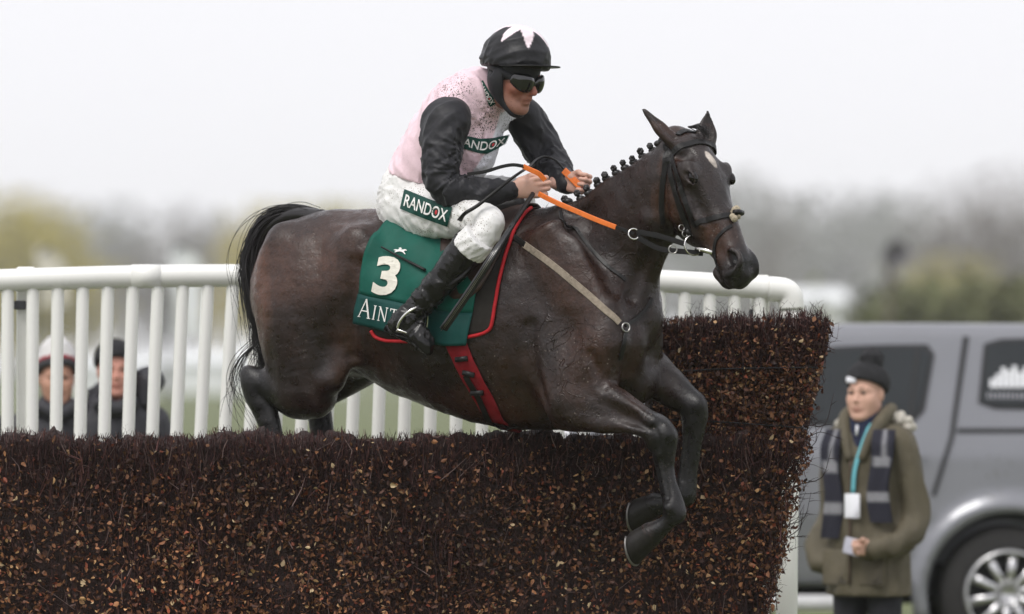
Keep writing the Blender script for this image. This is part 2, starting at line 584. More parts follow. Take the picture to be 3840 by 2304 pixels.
def tree_meshes(kind, H, Wd, seed):
    r = np.random.default_rng(seed)
    tb = MB()
    h0 = .28 * H if kind != 'green' else .08 * H
    tb.tube(catmull([(0, 0, -.1), (r.normal() * .1, r.normal() * .1, h0), (r.normal() * .25, r.normal() * .25, .6 * H), (r.normal() * .4, r.normal() * .4, .93 * H)], 4), np.linspace(.022 * H, .004 * H, 13), n=8)
    tips = []
    for i in range(13):
        a = r.uniform(0, 2 * pi); z0 = r.uniform(h0 * .8, .72 * H); le = Wd * r.uniform(.5, 1.0) * (1 - .35 * z0 / H)
        p0 = np.array((0, 0, z0)); p2 = np.array((cos(a) * le, sin(a) * le, min(z0 + le * r.uniform(.35, .9), .95 * H)))
        if kind == 'willow': p2[2] = min(z0 + le * .55, .9 * H)
        p1 = (p0 + p2) / 2 + np.array((0, 0, .08 * H))
        tb.tube(catmull([p0, p1, p2], 3), np.linspace(.009 * H, .002 * H, 7), n=5)
        tips += [p1, p2, (p1 + p2) / 2]
    tips += [np.array((r.normal() * .2 * Wd, r.normal() * .2 * Wd, H * q)) for q in (.7, .8, .88, .94)]
    tips = np.array(tips)
    n = {'bare': 1050, 'grey': 1150, 'willow': 3400, 'green': 2600}[kind]
    c = tips[r.integers(0, len(tips), n)] + r.normal(size=(n, 3)) * np.array((.20 * Wd, .20 * Wd, .085 * H))
    c[:, 2] = np.clip(c[:, 2], h0 * .5, H * 1.02)
    if kind == 'willow': c[:, 2] -= np.abs(r.normal(size=n)) * .10 * H * (np.linalg.norm(c[:, :2], axis=1) / Wd)
    if kind == 'green': c[:, 2] *= r.uniform(.25, 1.0, n)
    sz = r.uniform(.10, .30, n) * (1.0 if kind != 'bare' else .9)
    u = r.normal(size=(n, 3)); u /= np.linalg.norm(u, axis=1)[:, None]
    v = np.cross(u, r.normal(size=(n, 3))); v /= np.linalg.norm(v, axis=1)[:, None]
    w_ = .75 if kind in ('green', 'grey') else (.35 if kind == 'willow' else .16)
    le = 1.0 if kind != 'bare' else 2.4
    A = c + u * (sz * le)[:, None]; B = c + v * (sz * w_)[:, None]; C = c - u * (sz * le)[:, None]; D = c - v * (sz * w_)[:, None]
    Vl = np.stack([A, B, C, D], 1).reshape(-1, 3); Fl = np.arange(4 * n).reshape(n, 4)
    Vt, Ft = tb.done()
    return mesh_data("trunk", Vt, Ft), mesh_data("crown", Vl, Fl, smooth=False), kind

TREE_LABEL = {'willow': "yellow-green spring tree far off", 'bare': "bare brown-grey tree far off",
              'green': "rounded dark green bush far off", 'grey': "hazy grey-green tree far off"}
TREE_M = {}
for k_, H_, W_ in (('willow', 9.5, 3.4), ('bare', 11.5, 3.8), ('green', 4.4, 3.0), ('grey', 10.0, 3.6)):
    for v_ in range(2):
        a, b, kd = tree_meshes(k_, H_, W_, 300 + len(TREE_M)); a.materials.append(m_bark); b.materials.append(LEAF[kd]); TREE_M[(k_, v_)] = (a, b, H_)
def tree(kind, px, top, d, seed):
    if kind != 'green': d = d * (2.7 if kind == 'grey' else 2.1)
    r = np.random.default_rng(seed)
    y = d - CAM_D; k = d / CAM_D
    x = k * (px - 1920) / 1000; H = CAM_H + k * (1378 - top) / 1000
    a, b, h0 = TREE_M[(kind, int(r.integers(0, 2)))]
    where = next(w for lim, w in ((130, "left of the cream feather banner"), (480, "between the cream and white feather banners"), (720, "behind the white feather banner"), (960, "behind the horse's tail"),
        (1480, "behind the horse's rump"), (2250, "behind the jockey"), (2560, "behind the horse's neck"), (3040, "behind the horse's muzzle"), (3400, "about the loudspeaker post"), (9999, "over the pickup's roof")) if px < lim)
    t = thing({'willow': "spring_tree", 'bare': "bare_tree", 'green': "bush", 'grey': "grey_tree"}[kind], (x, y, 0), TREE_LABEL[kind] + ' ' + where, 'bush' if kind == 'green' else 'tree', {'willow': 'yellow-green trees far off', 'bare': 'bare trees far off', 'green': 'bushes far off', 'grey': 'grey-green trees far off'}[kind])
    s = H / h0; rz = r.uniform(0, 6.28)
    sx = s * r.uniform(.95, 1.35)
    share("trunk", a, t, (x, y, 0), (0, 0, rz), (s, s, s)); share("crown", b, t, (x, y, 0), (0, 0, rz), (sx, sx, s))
ti = 0
# (kind, px, top py, distance)
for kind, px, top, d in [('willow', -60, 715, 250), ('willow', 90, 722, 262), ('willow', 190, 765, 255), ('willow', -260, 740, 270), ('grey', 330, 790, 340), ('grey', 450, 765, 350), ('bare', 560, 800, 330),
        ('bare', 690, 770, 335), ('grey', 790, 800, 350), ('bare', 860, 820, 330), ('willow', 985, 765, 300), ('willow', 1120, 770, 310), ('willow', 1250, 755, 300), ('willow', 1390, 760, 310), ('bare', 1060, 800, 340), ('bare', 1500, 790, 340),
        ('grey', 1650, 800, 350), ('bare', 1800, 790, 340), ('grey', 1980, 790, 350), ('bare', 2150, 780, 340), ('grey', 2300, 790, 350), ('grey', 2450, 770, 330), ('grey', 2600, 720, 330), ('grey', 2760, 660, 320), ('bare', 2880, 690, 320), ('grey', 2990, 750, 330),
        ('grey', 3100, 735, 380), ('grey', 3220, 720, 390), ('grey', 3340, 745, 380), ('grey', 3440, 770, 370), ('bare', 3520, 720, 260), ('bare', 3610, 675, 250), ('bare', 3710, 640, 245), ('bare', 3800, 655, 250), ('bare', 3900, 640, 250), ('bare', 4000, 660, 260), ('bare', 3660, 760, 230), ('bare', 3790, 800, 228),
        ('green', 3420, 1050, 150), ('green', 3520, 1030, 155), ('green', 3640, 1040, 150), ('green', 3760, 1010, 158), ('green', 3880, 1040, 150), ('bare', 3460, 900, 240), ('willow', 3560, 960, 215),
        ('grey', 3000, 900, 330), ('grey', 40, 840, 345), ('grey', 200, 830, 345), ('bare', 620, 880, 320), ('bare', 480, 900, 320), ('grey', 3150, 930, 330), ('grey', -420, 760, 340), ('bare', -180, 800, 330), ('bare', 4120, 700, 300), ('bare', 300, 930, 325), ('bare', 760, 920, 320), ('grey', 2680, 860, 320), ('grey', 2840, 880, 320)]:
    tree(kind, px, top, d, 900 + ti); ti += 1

# pale tents along the far side of the course
m_tent = mat("white_canvas", (.74, .76, .76), rough=.7, var=.06, scale=.6)
m_dark = mat("dark_grey_paint", (.05, .052, .058), rough=.6, var=.15, scale=8)
tl = 0
def tent(px0, px1, d, h_eave, h_top, label):
    k = d / CAM_D; y = d - CAM_D
    x0, x1 = k * (px0 - 1920) / 1000, k * (px1 - 1920) / 1000; dp = 6.0
    t = thing("marquee", ((x0 + x1) / 2, y, 0), label, "marquee")
    MB().box(((x0 + x1) / 2, y + dp / 2, h_eave / 2), (x1 - x0, dp, h_eave), bev=.03).build("wall", m_tent, t, smooth=False)
    rf = [(0, h_eave), (dp / 2, h_top), (dp, h_eave)]
    MB().prism([(q[0], q[1]) for q in [(-.3, h_eave - .06), (dp / 2, h_top), (dp + .3, h_eave - .06), (dp / 2, h_top - .12)]], x0 - .2, x1 + .2, ((0, y, 0), (0, 1, 0), (0, 0, 1), (1, 0, 0))).build("roof", m_tent, t, smooth=False)
    nP = max(2, int((x1 - x0) / 4))
    for i in range(nP + 1):
        MB().box((x0 + (x1 - x0) * i / nP, y - .05, h_eave / 2), (.09, .08, h_eave)).build("pole", m_dark, t, smooth=False)
tent(250, 620, 318, 1.7, 2.3, "low white marquee beyond the grass, in front of grey trees")
tent(640, 1320, 316, 1.9, 2.6, "long low white marquee beyond the grass, the widest one")
tent(2960, 3170, 240, 4.6, 5.2, "tall pale marquee beyond the brush fence's high end")
def feather(px, py0, py1, wpx, d, label, mt):
    k = d / CAM_D; y = d - CAM_D; x = k * (px - 1920) / 1000
    z1 = CAM_H + k * (1378 - py0) / 1000; z0 = CAM_H + k * (1378 - py1) / 1000; w = k * wpx / 1000
    t = thing("feather_banner", (x, y, 0), label, "banner")
    MB().tube([(x - w / 2, y, 0), (x - w / 2, y, z1 - .3), (x - w * .3, y, z1 - .06), (x, y, z1)], .025, n=8).build("pole", m_dark, t)
    G = np.zeros((7, 13, 3)); 
    for i in range(7):
        for j in range(13):
            v = j / 12; u = i / 6
            top_ = z1 - .55 * w * max(0, u * 1.0) ** 2
            G[i, j] = (x - w / 2 + u * w * (1 - .0 * v), y + .05 * sin(u * 5 + v * 6), z0 + (top_ - z0) * v)
    N = np.zeros_like(G); N[..., 1] = -1
    obj("sail", *sheet2(G, N, .01), mt, t)
def sheet2(G, N, th):
    nu, nv = G.shape[:2]
    V = np.concatenate([G.reshape(-1, 3), (G - N * th).reshape(-1, 3)]); o_ = nu * nv; Fq = []
    for i in range(nu - 1):
        for j in range(nv - 1):
            a = i * nv + j
            Fq.append((a, a + nv, a + nv + 1, a + 1)); Fq.append((o_ + a, o_ + a + 1, o_ + a + nv + 1, o_ + a + nv))
    return V, Fq
m_banner2 = mat("cream_canvas", (.60, .57, .48), rough=.7, var=.06, scale=2)
feather(695, 915, 1260, 120, 75, "white feather banner standing on the grass behind the white rail", m_tent)
feather(195, 925, 1150, 120, 78, "cream feather banner standing on the grass behind the white rail", m_banner2)
# loudspeaker on a pole
m_greyp = mat("weathered_grey_paint", (.15, .145, .155), rough=.7, var=.1)
d = 95; k = d / CAM_D; x = k * (3335 - 1920) / 1000; y = d - CAM_D; z = CAM_H + k * (1378 - 965) / 1000
sp = thing("loudspeaker_post", (x, y, 0), "dark loudspeaker on a tall post beyond the parked pickup", "loudspeaker")
MB().tube([(x, y, 0), (x, y, z)], .06, n=10).build("pole", m_bark, sp)
MB().lathe([(.06, .0), (.10, .05), (.16, .20), (.24, .34), (.25, .36), (.22, .34), (.10, .12)], (x, y - .1, z), 20, rot=np.array(Euler((radians(80), 0, radians(20))).to_matrix())).build("horn", m_greyp, sp)
MB().box((x, y + .05, z), (.22, .2, .34), bev=.03).build("driver_box", m_greyp, sp)

# damp air
hz = MB().box((0, (R_ - 130) / 2 + 0, 22.0), (2 * R_ + 60, R_ + 190, 46.0))
V, Fh = hz.done()
mh = bpy.data.materials.new("haze"); mh.use_nodes = True
nt = mh.node_tree; nt.nodes.clear()
ho = nt.nodes.new("ShaderNodeOutputMaterial"); hv = nt.nodes.new("ShaderNodeVolumePrincipled")
hv.inputs["Color"].default_value = (.97, .97, .985, 1); hv.inputs["Density"].default_value = .0004; hv.inputs["Anisotropy"].default_value = .2
nt.links.new(hv.outputs[0], ho.inputs["Volume"])
obj("haze", V, Fh, mh, smooth=False, kind="stuff")
# ================================================================== BRUSH FENCE AND WHITE RAIL
AL = radians(10)
EA = np.array((cos(AL), sin(AL), 0)); EN = np.array((sin(AL), -cos(AL), 0))     # along, and out of the landing face
F0 = np.array((0.0, -.02, 0.0))
def FP(a, b, z): return F0 + a * EA - b * EN + np.array((0, 0, z))               # b = depth behind the face
hedge = thing("brush_fence", FP(0, .2, 0), "dark birch brush steeplechase fence under the leaping horse", "fence")
m_core = mat("packed_birch_dark", (.030, .0155, .0135), rough=.95, var=.5, scale=50, bump=.02, bscale=60)
m_twig = mat("birch_twig", (.038, .022, .021), rough=.7, var=.2, scale=30, attr="tint", spec=.2)
m_leaf = mat("dead_leaf", (.16, .08, .04), rough=.55, var=.25, scale=60, attr="tint", spec=.3)
TH, ZT = .36, 1.350
AL0 = -2.75
def right_end(z): return np.interp(z, [0, .7, 1.2, 1.85], [.93, 1.00, 1.115, 1.275])
WB, WT, WZ, WA = .10, .34, 1.785, .56      # the high end: set back, thickness, height, where it starts
mb = MB()
def block(a0, zt, b0, b1, inset):
    n = 7; zs = np.linspace(0, zt - inset, n)
    V = []; Fq = []
    for z in zs:
        e = right_end(z) - inset
        for a, b in ((a0, b0), (e, b0), (e, b1), (a0, b1)): V.append(FP(a, b, z))
    for i in range(n - 1):
        for k in range(4):
            Fq.append((i * 4 + k, i * 4 + (k + 1) % 4, (i + 1) * 4 + (k + 1) % 4, (i + 1) * 4 + k))
    Fq.append(tuple((n - 1) * 4 + k for k in range(4)))
    return V, Fq
rc_ = np.random.default_rng(41)
def ragged(a0, a1, zt, b0, b1, rise):
    """packed brush with a broken top line"""
    A = np.arange(a0, a1, .016); V = []; Fq = []
    for a in A:
        t0, t1 = zt + topn(a) * rise + rc_.normal() * .008, zt + topn(a) * rise + rc_.normal() * .008
        jf_ = rc_.normal() * .004
        for b, z in ((b0 + jf_, 0), (b0 + jf_, t0 - .03), (b0 + .03, t0), ((b0 + b1) / 2, (t0 + t1) / 2 + .004), (b1 - .03, t1), (b1, t1 - .03), (b1, 0)): V.append(FP(a, b, z))
    for i in range(len(A) - 1):
        for k in range(6): Fq.append((i * 7 + k, i * 7 + k + 1, (i + 1) * 7 + k + 1, (i + 1) * 7 + k))
    return V, Fq
def topn(a): return .012 * sin(a * 6.3 + 1) + .009 * sin(a * 17.1) + .008 * sin(a * 41.0 + 2)
mb.add(*ragged(AL0, .93, ZT - .012, .035, TH - .03, 1.0))
mb.add(*block(WA + .03, WZ, WB + .035, WB + WT - .03, .03))
mb.build("packed_core", m_core, hedge, smooth=False)

def frame(u):
    ref = np.where(np.abs(u[:, 2:3]) < .9, np.array([[0, 0, 1.0]]), np.array([[1.0, 0, 0]]))
    a = np.cross(u, ref); a /= np.linalg.norm(a, axis=1)[:, None]
    return a, np.cross(u, a)
def twig_mesh(P, U, L, R, bend, r):
    n = len(P); a, b = frame(U)
    ph = r.uniform(0, 6.28, n)
    bd = a * np.cos(ph)[:, None] + b * np.sin(ph)[:, None]
    rings = []
    for t, rs in ((0, 1.0), (.5, .8), (1, .35)):
        c = P + U * (L * t)[:, None] + bd * (bend * L * (t * (1 - t) * 2.0 + .0))[:, None]
        for k in range(3):
            th = 2 * pi * k / 3
            rings.append(c + (a * cos(th) + b * sin(th)) * (R * rs)[:, None])
    V = np.stack(rings, 1).reshape(-1, 3)
    base = (np.arange(n) * 9)[:, None]
    Q = []
    for s in (0, 3):
        for k in range(3):
            Q.append(base + np.array([[s + k, s + (k + 1) % 3, s + 3 + (k + 1) % 3, s + 3 + k]]))
    return V, np.concatenate(Q), 9
def leaf_mesh(C, S, r):
    n = len(C)
    u = r.normal(size=(n, 3)); u[:, 2] -= .3; u /= np.linalg.norm(u, axis=1)[:, None]
    nrm_ = 1.15 * r.normal(size=(n, 3)) + .7 * EN + np.array((0, 0, .5)); v = np.cross(u, nrm_); v /= np.linalg.norm(v, axis=1)[:, None]
    w = np.cross(u, v)
    cup = r.uniform(-.9, .9, n); wd = r.uniform(.20, .42, n)
    def pt(a, b, c): return C + u * (S * a)[:, None] + v * (S * wd * b)[:, None] + w * (S * cup * c)[:, None]
    V = np.stack([pt(-.5, 0, .1), pt(-.15, -.9, .35), pt(.2, -.7, .3), pt(.5, 0, -.1), pt(.2, .7, .3), pt(-.15, .9, .35), pt(.0, 0, -.12)], 1).reshape(-1, 3)
    b = (np.arange(n) * 7)[:, None]
    Q = np.concatenate([b + np.array([[0, 6, 1, 1]]), b + np.array([[1, 6, 2, 2]])])
    T = np.concatenate([b + np.array([q]) for q in ((0, 6, 1), (1, 6, 2), (2, 6, 3), (3, 6, 4), (4, 6, 5), (5, 6, 0))])
    return V, T, 7
r = np.random.default_rng(17)
def topn(a): return .012 * sin(a * 6.3 + 1) + .009 * sin(a * 17.1) + .008 * sin(a * 41.0 + 2)
def scatter(n, zlo=.35):
    """points on the landing face, top, high end and right end of the brush; returns point, outward, up-bias"""
    P = np.zeros((n, 3)); O = np.zeros((n, 3)); Z = np.zeros(n); Tz = np.zeros(n)
    pick = r.uniform(size=n)
    for i in range(n):
        q = pick[i]
        if q < .60:        # face of the fence
            z = zlo + (ZT - zlo) * r.uniform() ** .8; a = r.uniform(AL0, right_end(z)); P[i] = FP(a, r.uniform(-.012, .05), z); O[i] = EN; Tz[i] = ZT - z
        elif q < .80:      # face of the high end
            z = r.uniform(ZT - .08, WZ); a = r.uniform(WA, right_end(z)); P[i] = FP(a, WB + r.uniform(-.015, .05), z); O[i] = EN; Tz[i] = WZ - z
        elif q < .905:      # top
            a = r.uniform(AL0, WA + .1); P[i] = FP(a, r.uniform(0, TH), ZT - r.uniform(0, .05) + topn(a)); O[i] = UP; Tz[i] = 0
        elif q < .94:      # top of the high end
            a = r.uniform(WA, right_end(WZ)); P[i] = FP(a, r.uniform(WB, WB + WT), WZ - r.uniform(0, .05) + 1.4 * topn(a)); O[i] = UP; Tz[i] = .02
        else:              # right end
            z = r.uniform(zlo, WZ); b = r.uniform(0 if z < ZT else WB, WB + WT if z > ZT else TH); P[i] = FP(right_end(z) - r.uniform(0, .04), b, z); O[i] = EA; Tz[i] = (WZ - z)
    return P, O, Tz
def tint(n, per, pal, w):
    pal = np.array(pal); c = pal[r.choice(len(pal), n, p=np.array(w) / sum(w))] * r.uniform(.6, 1.35, n)[:, None]
    return np.repeat(c, per, 0)
# twigs, growing upright and out
n = 40000
P, O, Tz = scatter(n)
U = O * r.uniform(.05, .55, n)[:, None] + UP * r.uniform(.5, 1.2, n)[:, None] + r.normal(size=(n, 3)) * .22
wild = r.uniform(size=n) < .22
U[wild] += r.normal(size=(wild.sum(), 3)) * .7
U /= np.linalg.norm(U, axis=1)[:, None]
L = r.uniform(.05, .17, n); L = np.minimum(L, np.maximum(Tz, 0) + r.uniform(.012, .04, n))
few = (Tz > .16) & (np.abs(O[:, 2]) < .5) & (r.uniform(size=n) < .5 + .35 * (cheap_noise(31, 14, 5, 14)(P[:, 0], P[:, 1], P[:, 2]) > 0))
P, U, L = P[~few], U[~few], L[~few]; n = len(P)
P = P - U * (L * .45)[:, None]
V, Q, per = twig_mesh(P, U, L, np.exp(r.normal(size=n) * .38) * .00145, r.normal(size=n) * .18, r)
tw = obj("twigs", V, Q, m_twig, hedge, kind="stuff", smooth=True)
attr_color(tw, "tint", tint(n, per, [(.042, .018, .018), (.070, .032, .030), (.11, .050, .044), (.026, .013, .014), (.19, .13, .12)], [5, 4, 2.4, 3.5, 1.1]))
# leaves
n = 56000
P, O, Tz = scatter(n)
keep = r.uniform(size=n) < np.clip(.12 + (Tz - .02) / .30, .08, 1) * (.62 + .38 * (cheap_noise(8, 16, 6, 16)(P[:, 0], P[:, 1], P[:, 2]) > -.2))
keep &= ~((O[:, 2] > .5) & (r.uniform(size=n) < .75))
P, O = P[keep], O[keep]; n = len(P)
P = P + O * (r.uniform(-.012, .034, n) - .03 * (O[:, 2] > .5))[:, None]
V, Tt, per = leaf_mesh(P, r.uniform(.011, .028, n) * r.uniform(.7, 1.15, n), r)
lf = obj("dead_leaves", V, Tt, m_leaf, hedge, kind="stuff", smooth=False)
clump = 1.15 + .42 * cheap_noise(33, 14, 4, 13)(P[:, 0], P[:, 1], P[:, 2])
attr_color(lf, "tint", np.repeat(np.clip(clump, .45, 2.0), 7)[:, None] * tint(n, per, [(.075, .030, .017), (.13, .055, .026), (.22, .10, .045), (.32, .19, .09), (.17, .045, .022), (.42, .31, .18), (.042, .020, .015)], [5, 6, 4, 1.6, 2.0, .6, 6]))
# the largest leaves and the long loose twigs one can pick out
one, oT, _ = leaf_mesh(np.zeros((6, 3)), np.full(6, 1.0), np.random.default_rng(3))
LM = []
for i in range(6):
    me = mesh_data("leaf", one[i * 7:(i + 1) * 7], np.array([(0, 6, 1), (1, 6, 2), (2, 6, 3), (3, 6, 4), (4, 6, 5), (5, 6, 0)]), smooth=False)
    a = me.color_attributes.new("tint", 'FLOAT_COLOR', 'POINT')
    cc = [(.20, .12, .06), (.14, .06, .026), (.26, .17, .10), (.10, .042, .022), (.16, .085, .05), (.12, .034, .018)][i]
    a.data.foreach_set("color", np.tile(np.array((*cc, 1), dtype=np.float32), 7))
    me.materials.append(m_leaf); LM.append(me)
P, O, Tz = scatter(900, .70); ok = np.nonzero((Tz > .10) & (np.abs(O[:, 2]) < .5))[0][:170]
for i in ok:
    share("leaf", LM[int(r.integers(0, 6))], hedge, P[i] + O[i] * .022, tuple(r.normal(size=3) * .5), (r.uniform(.015, .024),) * 3)
TM = []
for i in range(5):
    pts_ = catmull([(0, 0, 0), (r.normal() * .06, r.normal() * .06, .35), (r.normal() * .12, r.normal() * .12, .7), (r.normal() * .2, r.normal() * .2, 1.0)], 3)
    mbt = MB().tube(pts_, np.linspace(.012, .003, len(pts_)), n=4)
    for j in (4, 6, 8):
        e = pts_[j] + np.array((r.normal() * .14, r.normal() * .14, .16)); mbt.tube([pts_[j], (pts_[j] + e) / 2 + .01, e], [.006, .004, .002], n=3)
    Vt, Ft = mbt.done(); me = mesh_data("long_twig", Vt, Ft)
    a = me.color_attributes.new("tint", 'FLOAT_COLOR', 'POINT'); a.data.foreach_set("color", np.tile(np.array((.035, .022, .022, 1), dtype=np.float32), len(Vt)))
    me.materials.append(m_twig); TM.append(me)
def long_twig(p, dirv, L):
    q = Vector(tuple(dirv)).to_track_quat('Z', 'Y').to_euler()
    share("long_twig", TM[int(r.integers(0, 5))], hedge, p, tuple(q), (L, L, L))
for i in range(46):      # stray branches off the slanting right end
    z = r.uniform(.62, 1.35); long_twig(FP(right_end(z) - .05, r.uniform(0, .3), z), nrm((r.uniform(.3, 1.0), r.normal() * .3, r.uniform(.35, 1.1))), r.uniform(.10, .26))
for i in range(30):
    z = r.uniform(1.35, 1.78); long_twig(FP(right_end(z) - .05, r.uniform(WB, .4), z - .03), nrm((r.uniform(.3, .9), r.normal() * .3, r.uniform(.4, 1.0))), r.uniform(.07, .15))
for i in range(60):      # and off the left corner and top of the high end, and the top
    long_twig(FP(r.uniform(WA - .02, 1.22), r.uniform(WB, WB + WT), WZ - .06), nrm((r.normal() * .35, r.normal() * .3, 1)), r.uniform(.07, .14))
for i in range(14):
    z = r.uniform(1.4, 1.72); long_twig(FP(WA + .03, WB + r.uniform(0, .1), z), nrm((-r.uniform(.3, .9), -.3, 1)), r.uniform(.06, .13))
for i in range(70):
    long_twig(FP(r.uniform(-2.1, .6), r.uniform(0, TH), ZT - .03), nrm((r.normal() * .6, r.normal() * .4, 1)), r.uniform(.03, .075))
m_wire = mat("binding_wire", (.02, .02, .022), rough=.5, var=.1, metal=.5)
for z0, z1 in ((1.575, 1.60), (1.405, 1.37)):
    C_ = catmull([FP(WA - .02, WB - .022, z0), FP(WA + .25, WB - .03, (z0 + z1) / 2 + .006), FP(right_end(z1) - .02, WB - .024, z1)], 6)
    MB().tube(C_, .0028, n=6).build("binding_wire", m_wire, hedge)

# ---- white plastic rail behind it
YR = 1.45
rail = thing("white_rail", W(1400, 2978, YR), "white plastic rail with upright pickets standing behind the brush fence", "railing")
m_pvc = mat("white_plastic", (.84, .84, .80), rough=.34, var=.035, scale=6, spec=.5, spots=[((.45, .43, .36), 60, .30, .12)])
rp = [(-420, 1064), (-150, 1058), (0, 1053), (300, 1043), (600, 1036), (900, 1034), (1400, 1032), (1900, 1038), (2300, 1048), (2600, 1062), (2800, 1076), (2885, 1084)]
RC = catmull([W(px, py, YR) for px, py in rp], 6)
MB().tube(RC, .0455, n=20).build("top_rail", m_pvc, rail)
e0 = W(2885, 1084, YR); cx = W(2967, 1090, YR)
el = [W(2882, 1084, YR), W(2915, 1086, YR), W(2940, 1090, YR), W(2957, 1101, YR), W(2966, 1120, YR), W(2968, 1160, YR)]
MB().tube(catmull(el, 5), .0505, n=20).build("elbow", m_pvc, rail)
MB().tube([W(2968, 1158, YR), W(2966, 1400, YR), W(2952, 2000, YR), np.array((W(2946, 2300, YR)[0], YR, -.1))], .0435, n=20).build("end_post", m_pvc, rail)
def rail_py(px): return np.interp(px, [p[0] for p in rp], [p[1] for p in rp])
pm = None
pk = []
px = 29 - 94 * 4
idx = -4
while px < 2880:
    lean = float(np.interp(px, [0, 100, 900, 1350, 1900, 2450], [0, 2, 30, 22, 5, 0]))     # pixels over 540
    t = W(px, rail_py(px) + 20, YR); b = W(px - lean * (1900 / 540.0), 2978 - 60, YR)
    b[2] = .0
    pv = (t - b); Lp = np.linalg.norm(pv)
    if pm is None:
        V, Fq = MB().tube([(0, 0, 0), (0, 0, .5), (0, 0, 1)], 1, n=14, cap=False).done(); pm = mesh_data("picket", V, Fq); pm.materials.append(m_pvc)
    q = Vector(tuple(nrm(pv))).to_track_quat('Z', 'Y').to_euler()
    share("picket", pm, rail, b, tuple(q), (.0255, .0255, Lp))
    px += 94; idx += 1
for px in (560, 1470, 2360):
    i = int(np.argmin(np.abs(RC[:, 0] - W(px, 1040, YR)[0])))
    MB().tube([RC[i] - np.array((.06, 0, 0)), RC[i] + np.array((.06, 0, 0))], .0478, n=20).build("coupler", m_pvc, rail)
for px in (98, 2850, 1010, 1930):
    y = YR + .10; tpy = rail_py(px) - 48
    t = W(px, tpy, y); V = MB().box(((t[0]), y, t[2] / 2 - .03), (.075, .075, t[2] + .06), bev=.008).build("post", m_pvc, rail, smooth=False)
    MB().box((t[0] - .02, y - .055, t[2] - .155), (.05, .05, .035), bev=.005).build("bracket", m_dark, rail, smooth=False)
    if px < 200: MB().box((t[0] - .05, y - .03, t[2] - .02), (.05, .05, .02), bev=.005).build("bracket", m_dark, rail, smooth=False)
# ================================================================== THE HORSE
HB = np.array((0.0, 0.0, 0.0))
horse = thing("horse", HP(1700, 2978, 0), "dark bay racehorse with plaited mane leaping over the brush fence", "horse")

SNP = cos(radians(40))
NECK_LAT = nrm((sin(radians(36)), cos(radians(36)), 0))
YAWH, PITH = radians(46), radians(60)
HA = np.array((cos(PITH) * cos(YAWH), -cos(PITH) * sin(YAWH), -sin(PITH)))     # poll to nose
HN = np.array((sin(PITH) * cos(YAWH), -sin(PITH) * sin(YAWH), cos(PITH)))      # out of the face
HLAT = np.array((sin(YAWH), cos(YAWH), 0.0))                                   # horse's left
POLL = W(2606, 492, -.44)
def HD(a, n, l=0.0):
    return POLL + a * HA + n * HN + l * HLAT
HROT = np.stack([HA, HN, HLAT])

hf = Field(axis_coords(-1.12, 1.06, .0095, (.52, 1.0, .0055)),
           axis_coords(-.86, .98, .0095, (-.72, -.16, .0058)),
           axis_coords(.58, 2.64, .0070, (1.84, 2.62, .0055)))
F = hf
# trunk: (px, top, bottom, half width)
trunk = [(1092, 890, 1170, .12), (1130, 828, 1290, .19), (1195, 797, 1375, .238), (1300, 785, 1405, .262), (1440, 790, 1422, .262),
         (1580, 806, 1496, .272), (1720, 820, 1552, .278), (1860, 812, 1598, .27), (1980, 790, 1616, .25), (2090, 780, 1600, .215),
         (2200, 850, 1530, .19), (2300, 950, 1420, .165), (2365, 1060, 1340, .12)]
pts = []
for px, t, b, w in trunk:
    a = HP(px, (t + b) / 2, 0); pts.append((a, (b - t) / 2000.0 * (CAM_D + a[1]) / CAM_D, w))
F.chain(pts, LAT, k=.03, sub=4)
# neck
neck = [((2030, 790), (2330, 1340), -.07, .165), ((2110, 772), (2400, 1250), -.13, .135), ((2195, 738), (2425, 1140), -.19, .108),
        ((2295, 675), (2440, 1040), -.26, .092), ((2390, 610), (2462, 950), -.33, .084), ((2480, 556), (2478, 850), -.40, .070), ((2545, 525), (2520, 760), -.45, .062)]
pts = []
for (tx, ty), (bx, by), y, w in neck:
    a, b = W(tx, ty, y), W(bx, by, y)
    pts.append(((a + b) / 2, np.linalg.norm(a - b) / 2 * .97, w))
F.chain(pts, NECK_LAT, k=.07, sub=5)
# crest ridge and windpipe
F.chain([(W(tx + 6, ty + 26, y), .03, .026) for (tx, ty), _, y, _ in neck[1:]], NECK_LAT, k=.03)
F.chain([(W(bx - 22, by - 22, y), .045, .04) for _, (bx, by), y, _ in neck[2:6]], NECK_LAT, k=.04)

def muscle(path, l, k=.05, side=LAT):
    F.chain([(HP(px, py, l if len(q) < 3 else q[2]), q[0], q[1]) for (px, py), q in path], side, k=k)

